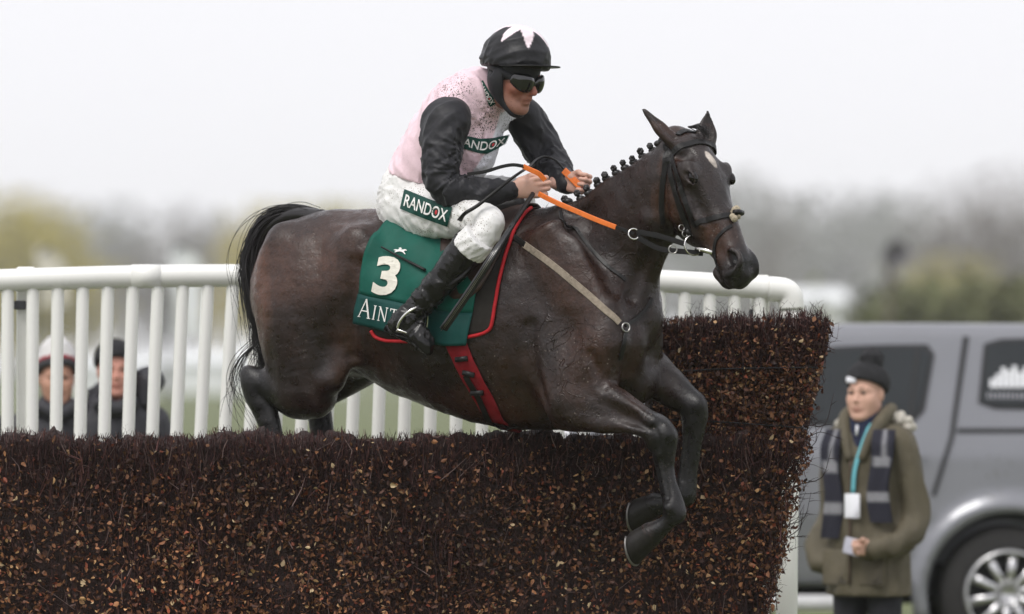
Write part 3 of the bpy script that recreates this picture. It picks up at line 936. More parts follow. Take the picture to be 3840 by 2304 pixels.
for sd in (-1, 1):
    near = sd < 0
    # hindquarter: croup to stifle
    if near:
        muscle([((1215, 880), (.08, .06, -.09)), ((1150, 1000), (.14, .10, -.13)), ((1130, 1150), (.160, .125)), ((1142, 1290), (.158, .118)),
                ((1165, 1410), (.135, .10)), ((1188, 1480), (.085, .075))], -.155, k=.055)
        # buttock line
        muscle([((1062, 900), (.06, .06)), ((1036, 1020), (.07, .07)), ((1035, 1160), (.072, .07)), ((1060, 1300), (.07, .07)), ((1095, 1420), (.07, .065)), ((1118, 1490), (.07, .06))], -.14, k=.06)
        # point of hip
        F.ball(HP(1335, 925, -.215), (.04, .06, .02), np.stack([HEAD_DIR, UP, LAT]), k=.12)
        # gaskin, hock, cannon
        muscle([((1180, 1470), (.098, .075)), ((1115, 1478), (.093, .072)), ((1045, 1455), (.075, .058)), ((985, 1440), (.060, .048)), ((957, 1442), (.058, .048)), ((975, 1495), (.056, .045)),
                ((1000, 1555), (.049, .038)), ((1022, 1640), (.043, .032)), ((1048, 1750), (.032, .027)), ((1062, 1800), (.042, .035))], -.16, k=.03)
        muscle([((960, 1440), (.03, .025)), ((934, 1405), (.030, .026)), ((926, 1396), (.025, .024))], -.16, k=.035)
        muscle([((1062, 1800), (.036, .033)), ((1030, 1850), (.031, .03)), ((1008, 1880), (.036, .036))], -.16, k=.02)
        HIND_NEAR = (HP(1008, 1880, -.16), HP(975, 1935, -.16))
        # flank fold in front of the stifle
        muscle([((1300, 1230), (.03, .02)), ((1290, 1330), (.035, .03)), ((1255, 1430), (.04, .04))], -.20, k=.06)
    else:
        muscle([((1260, 950), (.09, .07)), ((1230, 1100), (.165, .12)), ((1260, 1250), (.16, .115)), ((1315, 1345), (.11, .085)), ((1365, 1365), (.075, .07))], .155, k=.10)
        muscle([((1365, 1365), (.075, .065)), ((1290, 1415), (.075, .06)), ((1225, 1470), (.06, .05)), ((1190, 1500), (.055, .045)), ((1200, 1560), (.05, .04)),
                ((1210, 1640), (.044, .034)), ((1230, 1750), (.032, .028)), ((1240, 1800), (.04, .034))], .15, k=.03)
        muscle([((1240, 1800), (.036, .033)), ((1210, 1850), (.031, .03)), ((1190, 1880), (.036, .036))], .15, k=.02)
        HIND_FAR = (HP(1190, 1880, .15), HP(1160, 1935, .15))
# near forehand
muscle([((2060, 870), (.085, .035)), ((2120, 990), (.105, .045)), ((2190, 1110), (.115, .055)), ((2245, 1220), (.11, .065)), ((2270, 1290), (.09, .07))], -.165, k=.06)
muscle([((2000, 1180), (.08, .04)), ((2060, 1290), (.12, .06)), ((2110, 1390), (.13, .075)), ((2120, 1480), (.105, .075))], -.165, k=.05)
muscle([((2270, 1290), (.085, .075)), ((2210, 1390), (.12, .085)), ((2170, 1470), (.125, .09)), ((2190, 1510), (.108, .085))], -.165, k=.035)
fore_n = [((2130, 1500), (.112, .085)), ((2200, 1512), (.108, .083)), ((2290, 1535), (.088, .07)), ((2370, 1563), (.066, .056)), ((2425, 1590), (.054, .05)),
          ((2462, 1612), (.053, .05)), ((2484, 1650), (.053, .048)), ((2490, 1690), (.046, .042)), ((2498, 1750), (.034, .031)), ((2513, 1830), (.032, .028)), ((2527, 1890), (.037, .033)),
          ((2531, 1925), (.04, .036))]
muscle(fore_n, -.17, k=.022)
# extensor and flexor muscles, knee bones, tendons
muscle([((2240, 1450), (.035, .03)), ((2320, 1503), (.034, .03)), ((2400, 1550), (.024, .022)), ((2450, 1580), (.018, .018))], -.205, k=.02)
muscle([((2150, 1560), (.035, .03)), ((2260, 1590), (.034, .03)), ((2350, 1605), (.024, .022)), ((2415, 1618), (.018, .018))], -.215, k=.02)
F.ball(HP(2500, 1632, -.18), (.03, .034, .035), k=.025)
F.ball(HP(2497, 1668, -.18), (.026, .022, .034), k=.02)
F.ball(HP(2440, 1655, -.18), (.022, .035, .03), k=.025)
muscle([((2458, 1690), (.013, .014)), ((2474, 1790), (.013, .014)), ((2500, 1885), (.016, .016))], -.17, k=.012)
muscle([((2531, 1925), (.037, .035)), ((2498, 1962), (.032, .031)), ((2462, 1988), (.039, .040)), ((2440, 2002), (.047, .046))], -.17, k=.015)
F.chain([(HP(2481, 1725, -.203), .006), (HP(2494, 1800, -.20), .008), (HP(2508, 1868, -.203), .006)], LAT, k=.012, op='cut')
F.chain([(HP(2330, 1560, -.235), .007), (HP(2400, 1592, -.228), .008), (HP(2440, 1612, -.222), .006)], LAT, k=.02, op='cut')
F.chain([(HP(2240, 1512, -.262), .010), (HP(2310, 1538, -.248), .012), (HP(2380, 1572, -.234), .009)], LAT, k=.03, op='cut')
F.chain([(HP(2448, 1600, -.224), .006), (HP(2470, 1640, -.226), .007), (HP(2468, 1690, -.216), .006)], LAT, k=.014, op='cut')
F.chain([(HP(2480, 1652, -.23), .005), (HP(2512, 1650, -.215), .006)], LAT, k=.012, op='cut')
F.ball(HP(2508, 1905, -.20), (.018, .022, .016), k=.02)
FORE_NEAR = (HP(2448, 1998, -.17), HP(2372, 2036, -.17))
# far foreleg
muscle([((2300, 1230), (.10, .08)), ((2345, 1310), (.105, .085)), ((2420, 1385), (.092, .075)), ((2500, 1445), (.072, .06)), ((2560, 1487), (.058, .052)), ((2596, 1515), (.055, .052)),
        ((2606, 1555), (.052, .047)), ((2602, 1600), (.045, .04)), ((2596, 1660), (.036, .032)), ((2582, 1760), (.034, .03)), ((2572, 1825), (.038, .035)), ((2566, 1858), (.042, .037))], .14, k=.03)
F.ball(HP(2620, 1515, .13), (.028, .036, .036), k=.025)
muscle([((2566, 1858), (.037, .035)), ((2520, 1885), (.032, .031)), ((2478, 1892), (.039, .040)), ((2455, 1893), (.047, .046))], .14, k=.015)
F.chain([(HP(2578, 1620, .105), .007), (HP(2572, 1700, .108), .009), (HP(2562, 1800, .108), .007)], LAT, k=.012, op='cut')
FORE_FAR = (HP(2464, 1890, .14), HP(2380, 1912, .14))
# breast
for l in (-.075, .075):
    F.chain([(HP(2335 + 60 * (l > 0), 1190, l), .07, .06), (HP(2345 + 60 * (l > 0), 1290, l), .085, .07), (HP(2325 + 60 * (l > 0), 1380, l), .06, .06)], LAT, k=.03)
F.ball(HP(2385, 1440, .02), (.075, .07, .085), k=.06)
# ---- head
prof = [(-.02, -.045, -.15, .062), (.04, -.012, -.20, .086), (.10, .010, -.245, .098), (.165, .016, -.272, .105), (.225, .008, -.272, .098), (.285, .000, -.245, .084),
        (.345, -.006, -.200, .069), (.41, -.010, -.162, .057), (.465, -.010, -.146, .053), (.510, -.010, -.140, .055), (.545, -.016, -.138, .055), (.575, -.038, -.130, .048)]
F.chain([(HD(a, (f + b) / 2), (f - b) / 2, w) for a, f, b, w in prof], HLAT, k=.016, sub=4)
# flat broad forehead and nose bone
F.chain([(HD(.05, -.045), .045, .075), (HD(.12, -.03), .042, .098), (HD(.18, -.03), .042, .106), (HD(.25, -.03), .036, .076), (HD(.33, -.034), .034, .056), (HD(.45, -.038), .032, .044), (HD(.53, -.036), .03, .04)], HLAT, k=.025)
for l in (-1, 1):
    F.ball(HD(.150, -.028, .100 * l), (.050, .030, .018), HROT, k=.05)        # eye socket rim
    F.ball(HD(.10, -.012, .088 * l), (.024, .030, .022), HROT, k=.03, op='cut')
    F.ball(HD(.19, -.155, .082 * l), (.095, .105, .022), HROT, k=.03)         # cheek
    F.chain([(HD(.21, -.085, .098 * l), .012), (HD(.27, -.092, .088 * l), .012), (HD(.35, -.092, .066 * l), .01)], HLAT, k=.025)
    # nostril: flared rim, then the hole
    F.chain([(HD(.505, -.03, .045 * l), .016), (HD(.53, -.022, .05 * l), .017), (HD(.556, -.028, .05 * l), .018), (HD(.575, -.05, .05 * l), .019), (HD(.568, -.078, .052 * l), .016)], HLAT, k=.018)
    # corner of the mouth
    F.chain([(HD(.445, -.118, .066 * l), .006), (HD(.50, -.118, .064 * l), .006), (HD(.56, -.114, .058 * l), .006), (HD(.605, -.098, .045 * l), .006)], HLAT, k=.012, op='cut')
F.ball(HD(.575, -.075, 0), (.032, .046, .046), HROT, k=.02)                     # upper lip
F.ball(HD(.560, -.135, 0), (.036, .024, .036), HROT, k=.012)                  # lower lip
F.ball(HD(.52, -.148, 0), (.035, .024, .035), HROT, k=.02)                    # chin
F.chain([(HD(.608, -.105, -.05), .006), (HD(.612, -.105, 0), .006), (HD(.608, -.105, .05), .006)], HN, k=.01, op='cut')
def skin_at(px, py):
    p = W(px, py, -1.3); d = nrm(p - np.array((0, -CAM_D, CAM_H)))
    return F.cast([p], d, 0, maxd=2.6, n=190)[0][0]
def hd_coords(p): q = p - POLL; return q @ HA, q @ HN, q @ HLAT
EYL = {}
NOS = hd_coords(skin_at(2742, 975)); EYE = hd_coords(skin_at(2586, 664))
for l in (1, -1):
    a, n_, lt = NOS
    if l > 0: lt = -(F.cast([HD(a, n_, .16)], -HLAT, 0, maxd=.3)[0][0] - POLL) @ HLAT
    if l > 0:
        F.ball(HD(a, n_, abs(lt) * l), (.03, .018, .012), HROT, k=.02, op='cut')
    else:
        F.ball(HD(a, n_, abs(lt) * l), (.042, .027, .026), HROT, k=.012, op='cut')
        F.ball(HD(a - .008, n_ - .004, (abs(lt) - .016) * l), (.037, .023, .028), HROT, k=.006, op='cut')
    if l < 0: F.chain([(HD(a - .036, n_ + .012, (abs(lt) - .012) * l), .008), (HD(a - .010, n_ + .028, (abs(lt) - .016) * l), .010), (HD(a + .022, n_ + .022, (abs(lt) - .016) * l), .010), (HD(a + .034, n_ - .004, (abs(lt) - .012) * l), .009)], HLAT, k=.012)
    a, n_, lt = EYE
    if l > 0: lt = -(F.cast([HD(a, n_, .2)], -HLAT, 0, maxd=.3)[0][0] - POLL) @ HLAT
    EYL[l] = abs(lt)
    e_ = lambda da, dn, dl: HD(a + da, n_ + dn, (abs(lt) + dl) * l)
    F.ball(e_(0, 0, .002), (.028, .019, .013), HROT, k=.010, op='cut')
    if l > 0: continue
    F.chain([(e_(-.032, -.008, -.004), .005), (e_(-.016, .013, -.001), .0065), (e_(.004, .019, -.001), .0065), (e_(.024, .009, -.007), .005), (e_(.034, -.004, -.012), .004)], HLAT, k=.008)
    F.chain([(e_(-.030, -.012, -.004), .0045), (e_(-.006, -.020, -.003), .005), (e_(.020, -.014, -.008), .0045), (e_(.034, -.004, -.012), .004)], HLAT, k=.008)
# ---- ears: pinned back near, upright far
def ear(base, tip, open_dir, w, k=.02):
    base, tip, od = np.asarray(base), np.asarray(tip), np.asarray(open_dir, float)
    ax = nrm(tip - base); od = nrm(od - ax * (od @ ax)); sd_ = np.cross(ax, od)
    P = lambda t, o=0.: base + (tip - base) * t + od * o
    F.chain([(P(-.12), .026, .026), (P(.08), .026, w * .85), (P(.3), .022, w), (P(.55), .017, w * .8), (P(.8), .011, w * .42), (P(1.0), .004, .005)], sd_, k=k)
    F.chain([(P(.16, .020), .012, w * .42), (P(.35, .020), .013, w * .62), (P(.58, .015), .010, w * .48), (P(.8, .010), .006, w * .18)], sd_, k=.008, op='cut')
ear(HD(.035, -.050, -.072), W(2414, 412, -.47), (.55, -.55, .45), .034)
ear(HD(.035, -.035, .075), W(2654, 412, -.36), (.25, -.95, .1), .040)
# grooves: thigh against flank, shoulder against ribs, along the neck
def groove(path, r, k, lift=.010):
    P = [skin_at(*q) for q in path]
    F.chain([(p - LAT * (lift - .004), r) for p in P], LAT, k=k, op='cut')
groove([(1345, 1000), (1328, 1080), (1318, 1170), (1318, 1260), (1322, 1330)], .016, .05)
groove([(1985, 1220), (1990, 1320), (2010, 1420), (2040, 1510)], .013, .04)
groove([(2120, 830), (2190, 900), (2250, 990), (2300, 1090)], .014, .05)
groove([(2455, 920), (2410, 1010), (2370, 1110)], .013, .04)
groove([(2215, 1330), (2250, 1400), (2265, 1450)], .010, .03)
groove([(2500, 620), (2488, 700), (2490, 790), (2515, 860)], .010, .03, .006)
# faint muscle relief
nz = cheap_noise(3, 26, 18, 45); nz2 = cheap_noise(5, 22, 60, 130)
F.ripple(lambda x, y, z: .0020 * nz(x, y, z) + .0007 * nz2(x, y, z))
HV, HQ = hf.skin(2)

def coat(V):
    x, y, z = V[:, 0], V[:, 1], V[:, 2]
    n = cheap_noise(11, 30, 5, 22)(x, y, z); n2 = cheap_noise(12, 30, 25, 70)(x, y, z)
    base = np.array((.0185, .0096, .0075)); brown = np.array((.066, .026, .0135)); black = np.array((.0065, .0058, .0060)); grey = np.array((.045, .041, .040))
    k = (CAM_D + y) / CAM_D
    px = 1920 + x / k * 1000; py = 1378 - (z - CAM_H) / k * 1000
    c = np.repeat(base[None], len(V), 0)
    def mixin(w, col):
        nonlocal c
        w = np.clip(w, 0, 1)[:, None]; c = c * (1 - w) + np.asarray(col)[None] * w
    def blob(cx, cy, rx, ry):
        return np.clip(1.25 - ((px - cx) / rx) ** 2 - ((py - cy) / ry) ** 2, 0, 1)
    s = x * HC - y * HS
    # bay: brown behind the thighs, in the flank, at the girth and elbow, on cheek and muzzle
    mixin(.75 * blob(965, 1120, 55, 330) * (1 + .4 * n), brown)
    mixin(.40 * blob(1120, 1000, 150, 170) * (1 + .5 * n), brown)
    mixin(.45 * blob(1290, 1330, 70, 130) * (1 + .4 * n), brown)
    mixin(.40 * blob(1960, 1450, 110, 150) * (1 + .5 * n), brown)
    mixin(.28 * blob(2180, 1380, 110, 150) * (1 + .6 * n), brown)
    mixin(.25 * np.clip(n - .4, 0, 1), brown)
    q = V - POLL
    a, nn, l = q @ HA, q @ HN, q @ HLAT
    head = (np.clip((a + .03) / .06, 0, 1) * np.clip((nn + .36) / .05, 0, 1) * (px > 2440)).astype(float)
    mixin(head * .55, np.array((.022, .016, .0145)))
    mixin(head * .68 * np.clip(1.2 - ((a - .22) / .10) ** 2 - ((nn + .17) / .075) ** 2, 0, 1), brown * .95)
    mixin(head * .62 * np.clip(1.2 - ((a - .43) / .095) ** 2 - ((nn + .07) / .075) ** 2, 0, 1), brown * 1.05)
    mixin(head * .6 * np.clip(1.2 - ((a - .10) / .05) ** 2 - ((nn + .09) / .05) ** 2, 0, 1), brown * .8)
    mixin(head * .9 * np.clip((a - .53) / .05, 0, 1), black * 1.25)
    mixin(head * .5 * np.clip(1.2 - ((a - .60) / .03) ** 2 - ((nn + .10) / .03) ** 2, 0, 1), grey)
    # the star: one small white mark on the forehead
    star = np.clip((1.0 - ((a - .135 - .5 * l) / .024) ** 2 - ((l - .004) / .013) ** 2 + 1.1 * n2) * 1.8, 0, 1) * (nn > -.06) * head
    mixin(star * .9, (.50, .44, .38))
    mixin(np.clip(1.5 - (((a - NOS[0]) / .038) ** 2 + ((nn - NOS[1]) / .026) ** 2) , 0, 1) * (np.abs(l) < abs(NOS[2]) - .004) * head, black * .5)
    # black points
    lo_n = np.clip((px - 2330) / 130, 0, 1) * np.clip((py - 1480) / 60, 0, 1) * (px < 2700)
    mixin(lo_n, black)
    mixin(np.clip((px - 2500) / 90, 0, 1) * np.clip((py - 1330) / 60, 0, 1) * (px < 2700), black)
    mixin(np.clip((1030 - px + (py - 1380) * .35) / 60, 0, 1) * np.clip((py - 1360) / 20, 0, 1) * (px < 1160), black)
    mixin(np.clip((py - 1520) / 60, 0, 1) * (px < 1500), black)
    mixin(.6 * np.clip(1 - np.abs(py - (800 + 0 * px)) / 1e9, 0, 0), black)
    # ears dark
    mixin((z > 2.50).astype(float) * .6, black * 1.5)
    c = c * (1 + .12 * n + .10 * n2)[:, None]
    return np.clip(c, .004, 1)

m_coat = mat("horse_coat", (.03, .02, .015), rough=.34, var=.30, scale=55, spec=.40, attr="coat", rvar=.17, bump=0, spots=[((.16, .13, .11), 55, .46, .10), ((.10, .08, .07), 120, .45, .14)])
def coat_nodes(m):
    nt = m.node_tree; N = nt.nodes; L = nt.links; b = N["Principled BSDF"]
    tc = N.new("ShaderNodeTexCoord")
    # veins: thin ridges along the middle line of a slow noise
    acc = None
    for sc_, wd_ in ((5.5, .010), (8.5, .012)):
        vn = N.new("ShaderNodeTexNoise"); vn.inputs["Scale"].default_value = sc_; vn.inputs["Detail"].default_value = 2.5; vn.inputs["Distortion"].default_value = .9
        L.new(tc.outputs["Object"], vn.inputs["Vector"])
        sb = N.new("ShaderNodeMath"); sb.operation = 'SUBTRACT'; sb.inputs[1].default_value = .5; L.new(vn.outputs[0], sb.inputs[0])
        ab = N.new("ShaderNodeMath"); ab.operation = 'ABSOLUTE'; L.new(sb.outputs[0], ab.inputs[0])
        r = N.new("ShaderNodeMapRange"); r.interpolation_type = 'SMOOTHSTEP'
        r.inputs[1].default_value = 0; r.inputs[2].default_value = wd_; r.inputs[3].default_value = 1; r.inputs[4].default_value = 0
        L.new(ab.outputs[0], r.inputs[0])
        if acc is None: acc = r
        else:
            mxn = N.new("ShaderNodeMath"); mxn.operation = 'MAXIMUM'; L.new(acc.outputs[0], mxn.inputs[0]); L.new(r.outputs[0], mxn.inputs[1]); r = mxn
    msk = N.new("ShaderNodeTexNoise"); msk.inputs["Scale"].default_value = 3.1; msk.inputs["Detail"].default_value = 2
    L.new(tc.outputs["Object"], msk.inputs["Vector"])
    mr = N.new("ShaderNodeMapRange"); mr.inputs[1].default_value = .47; mr.inputs[2].default_value = .62
    L.new(msk.outputs[0], mr.inputs[0])
    va = N.new("ShaderNodeVertexColor"); va.layer_name = "vein"
    m1 = N.new("ShaderNodeMath"); m1.operation = 'MULTIPLY'; L.new(r.outputs[0], m1.inputs[0]); L.new(mr.outputs[0], m1.inputs[1])
    m2 = N.new("ShaderNodeMath"); m2.operation = 'MULTIPLY'; L.new(m1.outputs[0], m2.inputs[0]); L.new(va.outputs[0], m2.inputs[1])
    m2b = N.new("ShaderNodeMath"); m2b.operation = 'MULTIPLY'; m2b.inputs[1].default_value = .55; L.new(m2.outputs[0], m2b.inputs[0]); m2 = m2b
    # damp hair texture
    hn = N.new("ShaderNodeTexNoise"); hn.inputs["Scale"].default_value = 48; hn.inputs["Detail"].default_value = 8; hn.inputs["Roughness"].default_value = .65
    L.new(tc.outputs["Object"], hn.inputs["Vector"])
    m3 = N.new("ShaderNodeMath"); m3.operation = 'MULTIPLY_ADD'; m3.inputs[1].default_value = .9
    L.new(hn.outputs[0], m3.inputs[0]); L.new(m2.outputs[0], m3.inputs[2])
    bp = N.new("ShaderNodeBump"); bp.inputs["Strength"].default_value = .9; bp.inputs["Distance"].default_value = .0042
    L.new(m3.outputs[0], bp.inputs["Height"]); L.new(bp.outputs[0], b.inputs["Normal"])
coat_nodes(m_coat)
body = obj("body", HV, HQ, m_coat, horse)
attr_color(body, "coat", coat(HV))
def vein_mask(V):
    k = (CAM_D + V[:, 1]) / CAM_D
    px = 1920 + V[:, 0] / k * 1000; py = 1378 - (V[:, 2] - CAM_H) / k * 1000
    w = np.clip(1.3 - ((px - 2140) / 190) ** 2 - ((py - 1280) / 300) ** 2, 0, 1)
    w = np.maximum(w, .55 * np.clip(1.3 - ((px - 2680) / 120) ** 2 - ((py - 800) / 300) ** 2, 0, 1))
    w = np.maximum(w, .5 * np.clip(1.3 - ((px - 2330) / 160) ** 2 - ((py - 880) / 200) ** 2, 0, 1))
    w = np.maximum(w, .35 * np.clip(1.3 - ((px - 1700) / 300) ** 2 - ((py - 1430) / 130) ** 2, 0, 1))
    w = np.maximum(w, .6 * np.clip(1.3 - ((px - 2330) / 190) ** 2 - ((py - 1540) / 90) ** 2, 0, 1))
    return np.repeat(np.maximum(w, .06)[:, None], 3, 1)
attr_color(body, "vein", vein_mask(HV))

m_eye = mat("horse_eye", (.005, .003, .0025), rough=.10, var=0, spec=.4)
for l in (-1, 1):
    MB().sphere(HD(EYE[0], EYE[1], (EYL[l] - .0185) * l), (.026, .0185, .017), 22, 14, rot=HROT.T).build("eye", m_eye, horse)

m_hoof = mat("hoof_horn", (.013, .011, .0095), rough=.5, spec=.28, var=.3, scale=60, bump=.001, bscale=150)
m_steel = mat("worn_steel", (.45, .44, .42), rough=.32, var=.2, metal=1.0)
m_shoe = mat("dull_horseshoe", (.22, .21, .20), rough=.45, var=.3, metal=.8)
def hoof(c0, c1, toe):
    """c0 coronet, c1 middle of the sole, toe = direction of the toe"""
    ax = nrm(c1 - c0); toe = nrm(toe - ax * (toe @ ax)); sd_ = np.cross(ax, toe)
    V = []; n = 28
    L_ = np.linalg.norm(c1 - c0)
    rings = [(-.22, .030, 0), (-.06, .043, 0), (0, .047, 0), (.08, .048, .002), (.35, .052, .006), (.7, .058, .012), (1.0, .063, .018), (1.06, .060, .018), (1.04, .045, .012), (.97, .02, .004)]
    for t, r, sh in rings:
        for k in range(n):
            th = 2 * pi * k / n
            rr = r * (1 - .10 * max(0, -cos(th)) ** 2)
            # the wall is longer at the toe than at the heel
            tt = t * (1 + .16 * cos(th)) if t > 0 else t
            V.append(c0 + ax * L_ * tt + toe * (rr * cos(th) + sh) + sd_ * rr * .93 * sin(th))
    m = len(rings)
    Fq = [(i * n + k, i * n + (k + 1) % n, (i + 1) * n + (k + 1) % n, (i + 1) * n + k) for i in range(m - 1) for k in range(n)]
    h = obj("hoof", V, Fq, m_hoof, horse)
    P = []
    for k in range(-11, 12):
        th = k / 11 * radians(138)
        rr = .060 * (1 - .10 * max(0, -cos(th)) ** 2)
        P.append(c0 + ax * L_ * 1.09 * (1 + .15 * cos(th)) + toe * (rr * cos(th) + .018) + sd_ * rr * .93 * sin(th))
    rad = nrm(toe)
    MB().tube(P, 0, n=8, flat=(.013, .007), side=[nrm(p - (c0 + ax * L_)) for p in P]).build("horseshoe", m_shoe, h)
hoof(*FORE_NEAR, np.array((.45, -.2, -1.0)))
hoof(*FORE_FAR, np.array((.45, -.2, -1.0)))
hoof(*HIND_NEAR, np.array((.2, 0, -1.0)))
hoof(*HIND_FAR, np.array((.2, 0, -1.0)))

# ---- tail and plaits
m_hair = mat("black_horse_hair", (.010, .008, .0085), rough=.38, var=.3, scale=90, spec=.5)
def strands(guide, n, spread, r0, seed, taper=.35, curl=.02, mb=None, sub=6, ends=(0, 1)):
    r = np.random.default_rng(seed); mb = mb or MB()
    G = np.asarray(guide, float)
    for i in range(n):
        off = r.normal(size=3) * spread; wob = r.normal(size=3) * curl; ph = r.uniform(0, 6)
        t1 = r.uniform(.72, 1.0)
        m = max(3, int(len(G) * t1 + .5)); P = []
        for j in range(len(G)):
            t = j / (len(G) - 1)
            P.append(G[j] + off * (.25 + .9 * t ** .7) + wob * sin(3.0 * t + ph) * t)
        C = catmull(P, sub); C = C[:int(len(C) * t1)]
        R = r0 * r.uniform(.7, 1.3) * np.linspace(1, taper, len(C))
        mb.tube(C, R, n=3, cap=False)
    return mb
TY = .52
tail_guide = [W(1190, 800, .40), W(1110, 792, .46), W(1030, 812, .50), W(978, 862, .53), W(945, 940, .54), W(936, 1020, .54), W(948, 1100, .53), W(968, 1190, .52), W(985, 1290, .51), W(990, 1400, .5)]
tb = strands(tail_guide, 480, .019, .0024, 21)
tb = strands(tail_guide, 26, .028, .0015, 26, mb=tb, curl=.05)
tb = strands([W(1150, 800, .44), W(1040, 815, .50), W(950, 900, .53), W(922, 1000, .54), W(930, 1080, .54), W(950, 1140, .53)], 90, .008, .0020, 22, mb=tb)
# the dock under the hair
tb.tube(catmull([W(1210, 815, .36), W(1120, 806, .44), W(1045, 828, .49), W(990, 880, .52), W(958, 960, .53), W(952, 1050, .52), W(968, 1150, .51)], 6), np.interp(np.linspace(0, 1, 37), [0, .3, .6, 1], [.030, .026, .018, .012]), n=12)
# loose ends that swing out past the hocks
tb = strands([W(1000, 1240, .5), W(960, 1285, .5), W(905, 1340, .5), W(875, 1410, .5), W(885, 1480, .5), W(925, 1550, .5), W(965, 1600, .5)], 15, .014, .0019, 23, mb=tb, curl=.04)
tb = strands([W(990, 1270, .5), W(950, 1300, .5), W(910, 1380, .5), W(885, 1460, .5), W(872, 1520, .5), W(862, 1600, .5)], 7, .012, .0016, 24, mb=tb, curl=.03)
tb = strands([W(985, 1250, .5), W(985, 1320, .5), W(978, 1390, .5), W(965, 1450, .5)], 60, .014, .0020, 25, mb=tb)
tb.build("tail", m_hair, horse)
crest = [(2478, 524, -.40), (2432, 547, -.37), (2399, 572, -.345), (2366, 592, -.32), (2332, 613, -.295), (2301, 632, -.27), (2268, 653, -.245), (2236, 682, -.225), (2200, 704, -.20), (2160, 726, -.17), (2116, 744, -.14)]
r_ = np.random.default_rng(5)
for i, (px, py, y) in enumerate(crest):
    c = W(px + r_.uniform(-5, 5), py + r_.uniform(-5, 4), y); ps = r_.uniform(.85, 1.3)
    mb = MB()
    for q in range(7):            # a plait rolled into a knot
        th = q * 2 * pi / 6
        if q == 6: mb.sphere(c, .0105 * ps, 12, 8)
        else: mb.sphere(c + np.array((cos(th) * .0062, r_.uniform(-.004, .004) - .003, sin(th) * .0062)) * 1.0, .0072 * ps, 9, 6)
    down = hf.project([c + np.array((.012, 0, -.035))], 0)[0]
    mb.tube([c + np.array((0, 0, -.006)), (c + down) / 2, down], [.007, .006, .009], n=8)
    mb.sphere(down + np.array((.004, 0, .004)), (.019, .014, .014), 10, 7)
    mb.build("mane_plait", m_hair, horse)
# forelock lying between the ears
strands([HD(-.03, -.02, .0), HD(-.005, .018, .012), HD(.03, .022, .03), HD(.045, .022, .03)], 40, .006, .0018, 31).build("forelock", m_hair, horse)
# ================================================================== TACK
CAMP = np.array((0.0, -CAM_D, CAM_H))
def on_skin(field, pxy, off=0.0, y0=-1.3):
    """points of the photograph laid on a body's near side"""
    P = np.array([W(a, b, y0) for a, b in pxy]); d = P - CAMP
    d /= np.linalg.norm(d, axis=1)[:, None]
    return field.cast(P, d, off, maxd=2.6, n=190)

def strap(name, path, width, thick, mt, parent, field, sub=6, px=True, off=None, close=False):
    P = on_skin(field, path)[0] if px else np.asarray(path, float)
    C = catmull(P, sub)
    C = field.project(C, (thick * .5 + .001) if off is None else off)
    n = field.grad(C)
    T = np.gradient(C, axis=0)
    S = np.cross(n, T)
    return MB().tube(C, 0, n=8, flat=(width, thick), side=S).build(name, mt, parent, smooth=False)

def sheet(G, N, th):
    """thick cloth from a grid of points G[i,j] and normals"""
    nu, nv = G.shape[:2]
    A = G.reshape(-1, 3); B = (G - N * th).reshape(-1, 3)
    V = np.concatenate([A, B]); o_ = nu * nv; Fq = []
    for i in range(nu - 1):
        for j in range(nv - 1):
            a = i * nv + j
            Fq.append((a, a + nv, a + nv + 1, a + 1)); Fq.append((o_ + a, o_ + a + 1, o_ + a + nv + 1, o_ + a + nv))
    loop = [i * nv for i in range(nu)] + [(nu - 1) * nv + j for j in range(1, nv)] + [i * nv + nv - 1 for i in range(nu - 2, -1, -1)] + [j for j in range(nv - 2, 0, -1)]
    for q in range(len(loop)):
        a, b = loop[q], loop[(q + 1) % len(loop)]
        Fq.append((b, a, o_ + a, o_ + b))
    return V, Fq

def mirror(P):
    l = P @ LAT
    return P - 2 * l[..., None] * LAT

def cloth_grid(top, bottom, off, nu, nv, ends=None):
    """top: px of the midline row (first, last); bottom: polyline of pixels along the lower edge"""
    bt = np.array(bottom, float)
    t = np.linspace(0, 1, nu)
    seg = np.r_[0, np.cumsum(np.linalg.norm(np.diff(bt, axis=0), axis=1))]; seg /= seg[-1]
    bp = np.stack([np.interp(t, seg, bt[:, 0]), np.interp(t, seg, bt[:, 1])], 1)
    B, _ = on_skin(hf, bp, off)
    G = np.zeros((nu, nv, 3))
    for i in range(nu):
        T = HP(top[0] + (top[1] - top[0]) * t[i], 800, 0)
        for j in range(nv):
            v = j / (nv - 1)
            P0 = T * (1 - v) + B[i] * v
            P0 = P0.copy()
            a = v * pi / 2
            dr = cos(a) * UP - sin(a) * LAT
            G[i, j] = P0 + .45 * dr
            G[i, j] = G[i, j]
    for j in range(nv):
        a = j / (nv - 1) * pi / 2
        dr = cos(a) * UP - sin(a) * LAT
        G[:, j], _ = hf.cast(G[:, j], -dr, off, maxd=.9)
    return G

def two_sided(G):
    return np.concatenate([mirror(G[:, ::-1][:, :-1]), G], axis=1)

